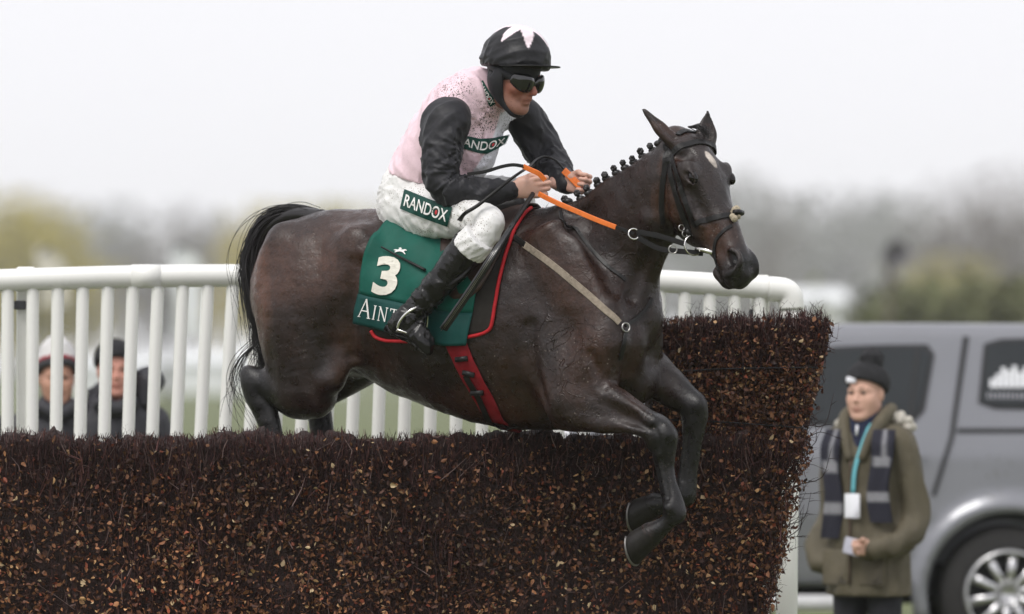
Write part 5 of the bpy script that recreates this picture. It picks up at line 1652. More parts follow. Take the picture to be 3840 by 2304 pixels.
# the hem: cut off below
hemc = HP(1600, 668, 0); hx = nrm(np.array((.28, -.10, 1.0)))
Xs, Ys, Zs = sk.co((slice(None),) * 3)
pl = -((Xs - hemc[0]) * hx[0] + (Ys - hemc[1]) * hx[1] + (Zs - hemc[2]) * hx[2]) - .018
sk.D = np.maximum(sk.D, pl.astype(np.float32))
SV, SQ = sk.skin(1)
so = obj("silks", SV, SQ, m_silk, jockey)
def silk_cols(V):
    k = (CAM_D + V[:, 1]) / CAM_D
    px = 1920 + V[:, 0] / k * 1000; py = 1378 - (V[:, 2] - CAM_H) / k * 1000
    seam = np.interp(py, [380, 418, 517, 583, 645, 720], [1885, 1876, 1846, 1812, 1770, 1730])
    l = V @ LAT
    w = np.clip((px - seam) / 5, 0, 1)
    w = np.where((l > .06) & (px < seam), np.clip((l - .06) / .01, 0, 1) * (py > 300), w)
    pink = np.array((.83, .62, .68)); white = np.array((.76, .77, .83))
    return pink * (1 - w)[:, None] + white * w[:, None]
attr_color(so, "silk", silk_cols(SV))
def mud_mask(V):
    k = (CAM_D + V[:, 1]) / CAM_D
    px = 1920 + V[:, 0] / k * 1000; py = 1378 - (V[:, 2] - CAM_H) / k * 1000
    w = np.clip(1.5 - ((px - 1850) / 110) ** 2 - ((py - 470) / 110) ** 2, 0, 1)
    w = np.maximum(w, .9 * np.clip(1.4 - ((px - 1690) / 90) ** 2 - ((py - 330) / 60) ** 2, 0, 1))
    w = np.maximum(w, .4 * np.clip(1.3 - ((px - 1780) / 80) ** 2 - ((py - 610) / 60) ** 2, 0, 1))
    return np.repeat(np.maximum(w, .06)[:, None], 3, 1)
attr_color(so, "mud", mud_mask(SV))
# sleeves
def sleeve(path, lo, hi, seed, ax, fan=()):
    f = Field.cube(lo, hi, .0066)
    f.chain(path, UP, k=.02, sub=5)
    a = fold_noise(seed, 45, 90, ax); b = fold_noise(seed + 1, 120, 210, ax)
    p0, p1 = np.array(path[0][0]), np.array(path[-1][0])
    def wgt(x, y, z):
        d0 = np.sqrt((x - p0[0]) ** 2 + (y - p0[1]) ** 2 + (z - p0[2]) ** 2); d1 = np.sqrt((x - p1[0]) ** 2 + (y - p1[1]) ** 2 + (z - p1[2]) ** 2)
        return np.clip((d0 - .07) / .10, 0, 1) * np.clip((d1 - .03) / .05, .1, 1)
    f.ripple(lambda x, y, z: (-.0062 * a(x, y, z) - .0024 * b(x, y, z)) * wgt(x, y, z))
    for q in fan: radiate(f, *q)
    V, Q = f.skin(1)
    return f, obj("sleeve", V, Q, m_sleeve, jockey)
slf, _ = sleeve([(HP(1692, 425, -.17), .075, .07), (HP(1672, 455, -.215), .096, .082), (HP(1662, 520, -.235), .086, .078), (HP(1656, 610, -.26), .073, .072), (HP(1660, 676, -.27), .068, .070), (HP(1694, 716, -.27), .060, .064), (HP(1760, 720, -.24), .060, .060),
        (HP(1830, 722, -.205), .056, .052), (HP(1885, 717, -.18), .046, .043), (HP(1915, 716, -.17), .036, .035)], (-.42, -.42, 2.14), (.06, -.02, 2.70), 51, (.2, 0, .2), [(1728, 640, -.27, 11, .0075, .12, 1), (1745, 555, -.30, 8, .0075, .11, 3), (1590, 600, -.25, 8, .005, .12, 6), (1905, 716, -.17, 12, .003, .06, 2)])
sleeve([(HP(1905, 395, .14), .07, .06), (HP(1962, 440, .19), .078, .075), (HP(2005, 510, .22), .075, .075), (HP(2045, 580, .23), .073, .07), (HP(2078, 630, .20), .066, .06), (HP(2108, 668, .15), .052, .05), (HP(2128, 692, .12), .040, .038)],
       (-.08, -.16, 2.18), (.32, .42, 2.70), 53, (.3, 0, -.3), [(2010, 620, .2, 10, .006, .11, 4), (2120, 640, .13, 10, .004, .07, 5)])
for c, d, nm in ((HP(1916, 716, -.17), (1, -.1, .02), 'cuff'), (HP(2129, 693, .12), (.6, -.5, -.5), 'cuff')):
    d = nrm(d)
    MB().tube([c - d * .022, c, c + d * .010], [.037, .035, .033], n=18).build(nm, m_sleeve, jockey)

# ---- breeches
bf = Field.cube((-.52, -.40, 1.94), (.20, .46, 2.42), .0072)
bf.chain([(HP(1585, 665, 0), .115, .15), (HP(1560, 720, 0), .128, .168), (HP(1545, 790, 0), .12, .165), (HP(1555, 830, 0), .075, .12)], LAT, k=.03)
bf.chain([(HP(1545, 785, -.10), .108, .095), (HP(1620, 798, -.16), .100, .092), (HP(1710, 808, -.21), .086, .080), (HP(1790, 820, -.25), .072, .068), (HP(1832, 836, -.275), .062, .060), (HP(1818, 876, -.295), .056, .056), (HP(1780, 925, -.315), .052, .052)], LAT, k=.05)
bf.chain([(HP(1600, 780, .10), .112, .10), (HP(1700, 765, .17), .10, .095), (HP(1810, 740, .22), .088, .085), (HP(1915, 735, .26), .072, .07), (HP(1945, 770, .28), .066, .064), (HP(1915, 850, .31), .058, .056)], LAT, k=.05)
g1 = fold_noise(61, 60, 120, (.8, 0, -.25)); g2 = fold_noise(62, 100, 180, (.5, 0, -.7))
bf.ripple(lambda x, y, z: -.0020 * g1(x, y, z) - .0020 * g2(x, y, z))
radiate(bf, 1650, 745, -.26, 9, .0055, .13, 1)
radiate(bf, 1725, 900, -.30, 10, .0055, .12, 2)
radiate(bf, 1470, 700, -.1, 8, .004, .12, 3)
radiate(bf, 1880, 800, .2, 9, .005, .12, 4)
BV, BQ = bf.skin(1)
obj("breeches", BV, BQ, m_breech, jockey)

# ---- boots: white boot tops, long black shaft, foot
for sd, pts_top, pts_shaft, foot in (
    (-1, [(1800, 885), (1778, 915), (1745, 945)], [(1760, 925), (1725, 970), (1680, 1025), (1625, 1090), (1578, 1142), (1540, 1182), (1512, 1205)], [(1482, 1222), (1512, 1235), (1560, 1252), (1592, 1285), (1606, 1318)]),
    (1, [(1945, 800), (1915, 850), (1895, 880)], [(1900, 870), (1865, 920), (1820, 985), (1765, 1050), (1720, 1105), (1690, 1140), (1670, 1160)], [(1650, 1178), (1690, 1190), (1735, 1205), (1770, 1235), (1786, 1265)])):
    l0 = .325 * sd
    c = HP(*pts_shaft[2], l0)
    fb = Field.cube(c - np.array((.34, .16, .36)), c + np.array((.34, .16, .30)), .0066)
    rr = [.070, .067, .060, .054, .048, .047, .045]
    fb.chain([(HP(a, b, l0 + sd * .006 * i), rr[i], rr[i] * .95) for i, (a, b) in enumerate(pts_shaft)], LAT, k=.015)
    fr = [(.034, .032), (.042, .034), (.044, .040), (.037, .039), (.017, .026)]
    fb.chain([(HP(a, b, l0 + sd * .03), fr[i][0], fr[i][1]) for i, (a, b) in enumerate(foot)], LAT, k=.03)
    fb.ball(HP(pts_shaft[0][0] + 25, pts_shaft[0][1] - 45, l0), .058, k=.01, op='cut')
    h1 = fold_noise(71 + sd, 70, 140, nrm(HP(*pts_shaft[0], l0) - HP(*pts_shaft[4], l0)) * .0 + np.array((.6, 0, -.6)))
    ank = HP(*pts_shaft[4], l0)
    fb.ripple(lambda x, y, z: -.0075 * h1(x, y, z) * np.exp(-((x - ank[0]) ** 2 + (z - ank[2]) ** 2) / .014) - .0018 * h1(x * 1.7, y * 1.7, z * 1.7))
    radiate(fb, foot[3][0] + 15, pts_shaft[4][1] + 25, l0, 12, .0065, .11, 2)
    V, Q = fb.skin(1)
    bo = obj("boot", V, Q, m_boot, jockey)
    # sole and heel under the foot
    P = [HP(a - 14, b + 22, l0 + sd * .03) for a, b in foot[1:4]]
    MB().tube(catmull(P, 4), 0, n=10, flat=(.062, .010), side=LAT).build("sole", m_boot, bo)
    hp_ = HP(foot[0][0] - 12, foot[0][1] + 16, l0 + sd * .03)
    MB().box(hp_, (.045, .055, .03), rot=np.array(Euler((0, radians(32), -PHI)).to_matrix()), bev=.006).build("heel", m_boot, bo)
    # white boot top
    ft = Field.cube(HP(*pts_top[1], l0) - .17, HP(*pts_top[1], l0) + .17, .0062)
    tr = [.064, .068, .066]
    ft.chain([(HP(a, b, l0 + .01 * sd), tr[i], tr[i]) for i, (a, b) in enumerate(pts_top)], LAT, k=.01)
    h2 = fold_noise(81 + sd, 120, 220, (.7, 0, .55))
    ft.ripple(lambda x, y, z: -.0035 * h2(x, y, z))
    # keep a band only
    ax = nrm(HP(*pts_top[0], l0) - HP(*pts_top[2], l0)); mid = HP(*pts_top[1], l0)
    Xs, Ys, Zs = ft.co((slice(None),) * 3)
    t_ = (Xs - mid[0]) * ax[0] + (Ys - mid[1]) * ax[1] + (Zs - mid[2]) * ax[2]
    ft.D = np.maximum(ft.D, (np.abs(t_) - .036).astype(np.float32))
    V, Q = ft.skin(1)
    obj("boot_top", V, Q, m_breech, jockey)

# ---- helmet, cap silk, peak, goggles, straps
hm = Field.cube(JC - .21, JC + .24, .0056)
hm.ball(JP(-.006, 0, .066), (.137, .114, .124), JROT, k=.0)
hm.ball(JP(-.03, 0, .04), (.115, .106, .11), JROT, k=.03)
cz = fold_noise(91, 50, 100, (.9, 0, .2)); cz2 = fold_noise(92, 110, 210, (.9, 0, .25))
Xh, Yh, Zh = hm.co((slice(None),) * 3)
low_w = lambda x, y, z: np.exp(-np.clip(((x - JC[0]) * JU[0] + (y - JC[1]) * JU[1] + (z - JC[2]) * JU[2] - .03) / .05, 0, 5))
hm.ripple(lambda x, y, z: -.0022 * cz(x, y, z) - .0034 * cz2(x, y, z) * low_w(x, y, z))
brim = W(1935, 258, JC[1])
hm.D = np.maximum(hm.D, (-(Zh - brim[2]) - .10 * (Xh - brim[0]) + 0 * Yh).astype(np.float32))
V, Q = hm.skin(1)
m_cap = mat("cap_silk", (.03, .03, .03), spec=.3, rough=.42, var=.12, scale=25, attr="cap", bump=.0012, bscale=70, spots=[((.12, .11, .10), 170, .33, .15)])
cap = obj("cap", V, Q, m_cap, jockey)
q = (V - JP(-.006, 0, .066)) @ JROT.T
ang = np.arctan2(q[:, 1], q[:, 0]) - radians(-93); pol = np.arccos(np.clip(q[:, 2] / (np.linalg.norm(q, axis=1) + 1e-9), -1, 1))
tri = np.abs(((ang / (2 * pi) * 6) % 1.0) - .5) * 2
lim = radians(24) + radians(40) * tri ** 1.4
w = np.clip((lim - pol) / .03, 0, 1)[:, None]
attr_color(cap, "cap", np.array((.016, .016, .0185)) * (1 - w) + np.array((.82, .70, .745)) * w)
P = []; O = []; n_ = 33
for i in range(n_):
    th = radians(-82 + 164 * i / (n_ - 1))
    c_, s_ = cos(th), sin(th)
    ext = .010 + .034 * max(0, c_) ** 1.5
    dv = np.array((c_ * cos(YJ) + s_ * sin(YJ), -c_ * sin(YJ) + s_ * cos(YJ), 0))
    rr = 1 / math.sqrt((c_ / .134) ** 2 + (s_ / .112) ** 2)
    base = JC + np.array((.010, -.005, 0)); base[2] = W(1935, 252, JC[1])[2]
    P.append(base + dv * (rr - .012)); O.append(base + dv * (rr + ext) + np.array((0, 0, -.004 * max(0, c_))))
Vp = []; Fp = []
for dz in (.0022, -.0022):
    for a in P: Vp.append(a + np.array((0, 0, dz)))
    for a in O: Vp.append(a + np.array((0, 0, dz)))
for i in range(n_ - 1):
    Fp += [(i, i + 1, n_ + i + 1, n_ + i), (2 * n_ + i, 3 * n_ + i, 3 * n_ + i + 1, 2 * n_ + i + 1), (n_ + i, n_ + i + 1, 3 * n_ + i + 1, 3 * n_ + i)]
obj("peak", Vp, Fp, m_leather, jockey)
# skull band under the peak
sb_ = Field.cube(JC - .16, JC + .17, .006)
sb_.ball(JP(-.010, 0, .030), (.110, .088, .10), JROT, k=0)
sb_.D = np.maximum(sb_.D, (-(sb_.co((slice(None),) * 3)[2] - W(1935, 304, JC[1])[2]) + 0 * sb_.D).astype(np.float32))
V, Q = sb_.skin(1); obj("helmet_band", V, Q, m_sleeve, jockey)
m_lens = mat("goggle_lens", (.006, .006, .007), rough=.08, var=0, spec=.6, coat=.6, bump=.0003, bscale=60)
gf = Field.cube(JC + np.array((-.10, -.18, -.12)), JC + np.array((.18, .12, .09)), .0048)
for l in (-1, 1):
    gf.chain([(JP(.102, .012 * l, .000), .011, .024), (JP(.102, .032 * l, -.006), .015, .035), (JP(.088, .056 * l, -.004), .014, .034), (JP(.060, .077 * l, .004), .008, .022)], JU, k=.006)
gf.ball(JP(.112, 0, -.034), (.02, .011, .018), JROT, k=.006, op='cut')
V, Q = gf.skin(1); obj("goggles", V, Q, m_lens, jockey)
for l in (-1, 1):
    MB().tube(catmull([JP(.062, .076 * l, .002), JP(.02, .088 * l, .010), JP(-.03, .096 * l, .018), JP(-.09, .07 * l, .022)], 5), 0, n=8, flat=(.022, .004), side=JU).build("goggle_strap", m_sleeve, jockey)
    pf = Field.cube(JC - .2, JC + .16, .006)
    pf.chain([(JP(-.022, .082 * l, .018), .038, .017), (JP(-.014, .085 * l, -.025), .038, .018), (JP(.0, .078 * l, -.065), .030, .016), (JP(.024, .064 * l, -.100), .014, .010), (JP(.055, .034 * l, -.134), .009, .008), (JP(.062, 0, -.142), .008, .008)], JL, k=.01)
    pf.ball(JP(-.038, .098 * l, .006), (.015, .014, .018), JROT, k=.006, op='cut')
    V, Q = pf.skin(1); obj("ear_pad_and_chin_strap", V, Q, m_sleeve, jockey)
# collar
nb = HP(1838, 345, -.01); nt_ = nrm(HP(1890, 298, -.01) - HP(1790, 388, 0))
e1 = nrm(np.cross(nt_, LAT)); e2 = np.cross(nt_, e1)
cg = Field.cube(nb - .16, nb + .16, .006)
cg.chain([(nb - nt_ * .028, .092, .098), (nb, .084, .090), (nb + nt_ * .030, .078, .084)], LAT, k=0)
Xs, Ys, Zs = cg.co((slice(None),) * 3)
t_ = (Xs - nb[0]) * nt_[0] + (Ys - nb[1]) * nt_[1] + (Zs - nb[2]) * nt_[2]
cg.D = np.maximum(cg.D, (np.abs(t_) - .034).astype(np.float32))
cg.chain([(nb - nt_ * .06, .066, .071), (nb, .066, .071), (nb + nt_ * .07, .066, .071)], LAT, k=.0, op='cut')
V, Q = cg.skin(1)
co = obj("collar", V, Q, m_silk, jockey)
attr_color(co, "mud", mud_mask(V))
attr_color(co, "silk", np.repeat(np.array((.83, .64, .70))[None], len(V), 0))

# ---- print on the clothes
def banner(prefix, top, bot, surf, dot=True, off=.006, parent=jockey, letters=True, nx=24):
    f = polymap(top, bot)
    b = decal(prefix, grid_shape(nx, 8), f, (0, 0, 1, 1), surf, off, m_dkgreen, parent, maxlen=9)
    decal("lettering", text_shape("RANDOX", bold=.012), f, (.055, .20, .945, .80), surf, off + .002, m_white, parent, asp=4.2, maxlen=.10)
    if dot:
        th = np.linspace(0, 2 * pi, 17)[:-1]
        c_ = np.stack([.5 + .5 * np.cos(th), .5 + .5 * np.sin(th)], 1)
        decal("red_dot", (c_, [tuple(range(16))]), f, (.692, .38, .742, .62), surf, off + .004, m_reddot, parent, asp=1, maxlen=1)
bs, ssf, cf_ = FieldSurf(bf), FieldSurf(sk), FieldSurf(cg)
banner("thigh_banner", [(1516, 709), (1605, 745), (1695, 778)], [(1499, 783), (1588, 820), (1677, 852)], bs)
banner("chest_banner", [(1712, 500), (1742, 508), (1800, 521), (1850, 518), (1912, 505)], [(1700, 543), (1735, 556), (1790, 574), (1826, 578), (1862, 560), (1896, 540)], ssf)
banner("collar_banner", [(1811, 301), (1836, 346), (1866, 387)], [(1785, 318), (1809, 364), (1838, 402)], cf_, nx=16)

# ---- stirrups
stir = thing("stirrup", HP(1545, 1245, -.36), "steel stirrup iron hanging round the jockey's near boot", "stirrup")
l0 = -.365
ir = [HP(1490, 1236, l0 - .045), HP(1500, 1205, l0 - .05), HP(1522, 1178, l0 - .045), HP(1552, 1158, l0 - .03), HP(1580, 1150, l0), HP(1598, 1162, l0 + .02), HP(1603, 1195, l0 + .045), HP(1597, 1240, l0 + .05)]
MB().tube(catmull(ir, 5), .0055, n=8).build("iron", m_chrome, stir)
MB().tube([HP(1486, 1240, l0 - .045), HP(1545, 1258, l0), HP(1600, 1246, l0 + .05)], 0, n=8, flat=(.03, .008), side=HEAD_DIR).build("tread", m_chrome, stir)
MB().tube(catmull([HP(1582, 1152, l0), HP(1625, 1115, -.37), HP(1668, 1075, -.37), HP(1735, 1030, -.36), HP(1780, 960, -.33), HP(1800, 880, -.26)], 5), 0, n=8, flat=(.02, .005), side=HEAD_DIR).build("stirrup_leather", m_leather, stir)

# ---- whip in the near hand
whip = thing("whip", HP(1800, 1000, -.42), "long padded black whip slanting down from the jockey's near hand", "whip")
wp = [HP(1998, 728, -.15), HP(1984, 750, -.19), HP(1925, 840, -.33), HP(1850, 955, -.44), HP(1770, 1080, -.45), HP(1662, 1236, -.45)]
C_ = catmull(wp, 6)
MB().tube(C_[:14], [.009] * 14, n=10).build("handle", m_leather, whip)
m_whip = mat("whip_padding", (.022, .022, .024), rough=.34, var=.25, scale=40, bump=.0008, bscale=120)
MB().tube(C_[12:], 0, n=10, flat=(np.interp(np.linspace(0, 1, len(C_) - 12), [0, .1, .4, 1], [.018, .022, .026, .032]), .012), side=(.75, 0, .5)).build("shaft", m_whip, whip)
for o_ in (-.010, .004):
    MB().tube(C_[16:] + np.array((.75, 0, .5)) * o_ + np.array((0, -.007, 0)), .0012, n=5).build("stitching", m_steel, whip)
lash = thing("lead_strap", HP(1500, 960, -.33), "thin black strap lying slantwise over the green number cloth", "strap")
c_l = cs.lay([(1429, 926), (1470, 948), (1515, 972), (1550, 990), (1595, 1014)], .012)
c_l[0] = W(1429, 926, c_l[0][1] - .005)
MB().tube(catmull(c_l, 4), np.linspace(.0032, .006, 17), n=8).build("strap_band", m_leather, lash)

# ---- reins
reins = thing("reins", HP(2030, 735, -.16), "orange rubber-gripped reins running from the jockey's hands to the bit", "reins")
grip = [HP(2022, 728, -.15), HP(2040, 738, -.16), HP(2090, 762, -.18), HP(2160, 792, -.19), HP(2230, 822, -.19), HP(2310, 853, -.19)]
rr_c = HP(2377, 878, -.18)
MB().tube(catmull(grip, 6), 0, n=10, flat=(.019, .010), side=UP).build("near_grip", m_orange, reins, smooth=False)
MB().tube([grip[-1], (grip[-1] + rr_c) / 2 + np.array((0, 0, .002)), rr_c], 0, n=8, flat=(.013, .005), side=UP).build("near_rein", m_leather, reins, smooth=False)
ring(rr_c, .020, .0032, (.2, -.95, .25), m_chrome, "running_ring", reins)
bl = bitc + np.array((-.030, -.004, .004))
MB().tube(catmull([rr_c + np.array((.012, -.003, .008)), (rr_c + bl) / 2 + np.array((0, -.012, .010)), bl], 6), 0, n=8, flat=(.020, .005), side=UP).build("cheek_rein", m_leather, reins, smooth=False)
MB().tube(catmull([rr_c + np.array((.010, .002, -.010)), (rr_c + bl) / 2 + np.array((0, .01, -.035)), bl + np.array((.0, .006, -.028)), bitc + np.array((.035, .01, -.030))], 6), 0, n=8, flat=(.020, .006), side=UP).build("lower_rein", m_leather, reins, smooth=False)
sr = W(2523, 936, bl[1] - .004)
ring(sr, .015, .0026, (.1, -1, 0), m_steel, "martingale_ring", reins)
# rein coming back through the near hand: black loop, orange end
MB().tube(catmull([HP(1962, 624, -.20), HP(1990, 638, -.19), HP(2020, 652, -.18), HP(2044, 676, -.165)], 6), 0, n=10, flat=(.019, .009), side=(.3, -.2, .9)).build("near_grip_end", m_orange, reins, smooth=False)
MB().tube(catmull([HP(1752, 654, -.30), HP(1820, 644, -.27), HP(1880, 626, -.24), HP(1925, 619, -.22), HP(1966, 625, -.20)], 6), 0, n=8, flat=(.013, .005), side=UP).build("rein_loop", m_leather, reins, smooth=False)
MB().tube(catmull([HP(1728, 820, -.36), HP(1745, 800, -.36), HP(1790, 772, -.34), HP(1850, 725, -.30), HP(1905, 680, -.25), HP(1950, 648, -.21), HP(1985, 625, -.10), HP(2010, 600, .0), HP(2045, 588, .06), HP(2085, 603, .08), HP(2118, 640, .09)], 6), np.interp(np.linspace(0, 1, 61), [0, .3, .6, 1], [.008, .007, .005, .004]), n=8).build("rein_tail", m_leather, reins)
MB().tube(catmull([HP(1722, 828, -.36), HP(1734, 812, -.36), HP(1750, 795, -.36)], 4), 0, n=8, flat=(.020, .006), side=(.8, 0, .6)).build("rein_buckle", m_leather, reins, smooth=False)
MB().tube(catmull([HP(2115, 640, .09), HP(2140, 664, .085), HP(2168, 692, .07), HP(2190, 712, .06)], 5), 0, n=10, flat=(.026, .010), side=(.7, -.2, .7)).build("far_grip", m_orange, reins, smooth=False)
fb_ = HD(.44, -.12, .075)
MB().tube(catmull([HP(2190, 712, .06), HP(2300, 740, .10), W(2440, 830, -.28), fb_], 6), 0, n=8, flat=(.016, .006), side=UP).build("far_rein", m_leather, reins, smooth=False)
# ================================================================== ONLOOKERS AND THE PICKUP
def face_lite(F, P, rot):
    face_full(F, P, rot, None)
def onlooker(name, label, base, yaw, H, coat_m, hat, pose, skin_c, parts):
    """standing person; yaw = heading of the face"""
    f = np.array((cos(yaw), sin(yaw), 0)); l = np.array((-sin(yaw), cos(yaw), 0)); base = np.array(base, float)
    t = thing(name, base, label, "person")
    sc = H / 1.72
    def B(a, b, c): return base + sc * (a * f + b * l) + np.array((0, 0, c * sc))
    hc = B(.03, 0, 1.605)
    P = lambda a, b, c: hc + .93 * (a * f + b * l + c * UP)
    rot = np.stack([f, l, UP])
    bf_ = Field(axis_coords(base[0] - .42, base[0] + .42, .012, (hc[0] - .14, hc[0] + .14, .006)), axis_coords(base[1] - .42, base[1] + .42, .012, (hc[1] - .14, hc[1] + .14, .006)), axis_coords(-.02, H + .12, .012, (hc[2] - .15, hc[2] + .15, .006)))
    face(bf_, P, rot, l, .93, soft=True)
    bf_.chain([(B(0, 0, 1.36), .06, .075), (B(.005, 0, 1.47), .055, .055), (P(-.02, 0, -.05), .056, .056)], l, k=.02)
    bf_.chain([(B(0, 0, .92), .09, .13), (B(0, 0, 1.15), .085, .12), (B(0, 0, 1.35), .08, .14)], l, k=.03)
    arms = pose['arms']
    for sd, pts_ in zip((-1, 1), arms):
        bf_.chain([(B(*q), .032) for q in pts_], f, k=.02)
    for sd in (-1, 1):
        bf_.chain([(B(0, .09 * sd, .9), .07), (B(.01, .095 * sd, .5), .05), (B(-.02, .10 * sd, .10), .035), (B(.10, .11 * sd, .035), .03)], l, k=.02)
    for hnd in pose.get('hands', []):
        hand(bf_, B(*hnd[0]), hnd[1], hnd[2], hnd[3], sc=.9)
    V, Q = bf_.skin(1)
    m_s = mat("onlooker_skin", skin_c, rough=.6, spec=.25, var=.08, scale=30, attr="tone")
    bo = obj("body", V, Q, m_s, t)
    attr_color(bo, "tone", tone(V, hc, rot, skin_c, skin_c, .0, .1))
    for sd in (-1, 1):
        MB().sphere(P(.088, .033 * sd, .002), (.007, .012, .0065), 10, 7, rot=rot.T).build("eye", m_eyew, t)
        MB().tube([P(.092, .016 * sd, .022), P(.090, .035 * sd, .027), P(.074, .053 * sd, .020)], .0045, n=6).build("eyebrow", m_brow, t)
    # coat
    cf = Field.cube(base + np.array((-.46, -.46, .40)), base + np.array((.46, .46, H + .02)), .0125)
    cz_ = pose.get('coat_low', .62)
    cf.chain([(B(0, 0, cz_), .155, .205), (B(0, 0, .85), .148, .192), (B(0, 0, 1.08), .138, .178), (B(0, 0, 1.28), .128, .182), (B(0, 0, 1.40), .10, .150), (B(0, 0, 1.455), .085, .10)], l, k=.02)
    for sd, pts_ in zip((-1, 1), arms):
        rr = [.078, .070, .066, .062, .054, .047]
        cf.chain([(B(*q), rr[min(i, 5)]) for i, q in enumerate(pts_)], f, k=.035)
    ff = fold_noise(sum(map(ord, label)) % 1000, 45, 90, (0, 0, .4))
    cf.ripple(lambda x, y, z: -.006 * ff(x, y, z))
    cf.D = np.maximum(cf.D, (-(cf.co((slice(None),) * 3)[2] - base[2] - cz_ * sc) + 0 * cf.D).astype(np.float32))
    # open neck
    cf.ball(B(.06, 0, 1.52), (.09, .08, .10), k=.02, op='cut')
    V, Q = cf.skin(1); obj("coat", V, Q, coat_m, t)
    # trousers and shoes
    tf = Field.cube(base + np.array((-.28, -.28, -.02)), base + np.array((.28, .28, 1.0)), .014)
    for sd in (-1, 1):
        tf.chain([(B(0, .09 * sd, .88), .10), (B(.012, .095 * sd, .5), .075), (B(-.02, .10 * sd, .08), .062)], l, k=.03)
    V, Q = tf.skin(1); obj("trousers", V, Q, m_navy, t)
    for sd in (-1, 1):
        sh = Field.cube(B(.06, .105 * sd, .05) - .2, B(.06, .105 * sd, .05) + .2, .012)
        sh.chain([(B(-.04, .105 * sd, .05), .048), (B(.08, .108 * sd, .045), .045, .048), (B(.17, .11 * sd, .035), .03, .04)], l, k=.02)
        sh.D = np.maximum(sh.D, (-(sh.co((slice(None),) * 3)[2] - .002) + 0 * sh.D).astype(np.float32))
        V, Q = sh.skin(1); obj("shoe", V, Q, m_boot, t)
    # hat
    hfld = Field.cube(hc + np.array((-.2, -.2, -.12)), hc + np.array((.2, .2, .30)), .008)
    hfld.ball(P(-.016, 0, .045), (.114, .096, .100 if hat != 'tall' else .15), rot, k=0)
    if hat == 'tall': hfld.chain([(P(-.02, 0, .10), .09), (P(-.03, 0, .17), .045), (P(-.035, 0, .20), .02)], l, k=.03)
    hfld.chain([(P(-.01, 0, .022), .102, .088), (P(-.012, 0, .058), .108, .094)], l, k=.01)
    nn = fold_noise(5, 60, 120, (0, 0, 1)); hfld.ripple(lambda x, y, z: -.003 * nn(x, y, z))
    Xs, Ys, Zs = hfld.co((slice(None),) * 3)
    fw = (Xs - hc[0]) * f[0] + (Ys - hc[1]) * f[1]
    hfld.D = np.maximum(hfld.D, (-(Zs - hc[2] - .030 - .40 * fw)).astype(np.float32))
    V, Q = hfld.skin(1)
    parts(t, B, P, f, l, rot, V, Q, hc)
    return t
m_eyew = mat("eye_dark", (.03, .02, .018), rough=.2, var=0)
m_brow = mat("brow_hair", (.07, .045, .03), rough=.8, var=.2)
m_navy = mat("black_trousers", (.012, .012, .018), rough=.8, var=.2, scale=30, bump=.001)
m_parka = mat("olive_parka", (.092, .078, .049), rough=.75, var=.15, scale=9, bump=.003, bscale=30)
m_blackc = mat("black_coat", (.020, .020, .026), rough=.6, var=.2, scale=12, bump=.003, bscale=30)
m_knit = mat("black_knit", (.016, .016, .018), rough=.95, var=.4, scale=120, bump=.004, bscale=220)
m_hatw = mat("white_knit", (.62, .61, .60), rough=.95, var=.12, scale=120, bump=.003, bscale=220, attr="band")
m_fur = mat("pale_fur", (.52, .49, .43), rough=.95, var=.3, scale=80, bump=.006, bscale=160)
m_navyk = mat("navy_fleece", (.012, .018, .050), rough=.85, var=.2, scale=60)
m_scarf = mat("scarf_knit", (.02, .02, .03), rough=.9, var=.15, scale=90, attr="stripe", bump=.002, bscale=200)
m_teal = mat("teal_lanyard", (.12, .40, .46), rough=.6, var=.08)
m_card = mat("white_badge", (.74, .75, .78), rough=.35, var=.04)
m_phone = mat("phone_case", (.42, .42, .48), rough=.3, var=.1)

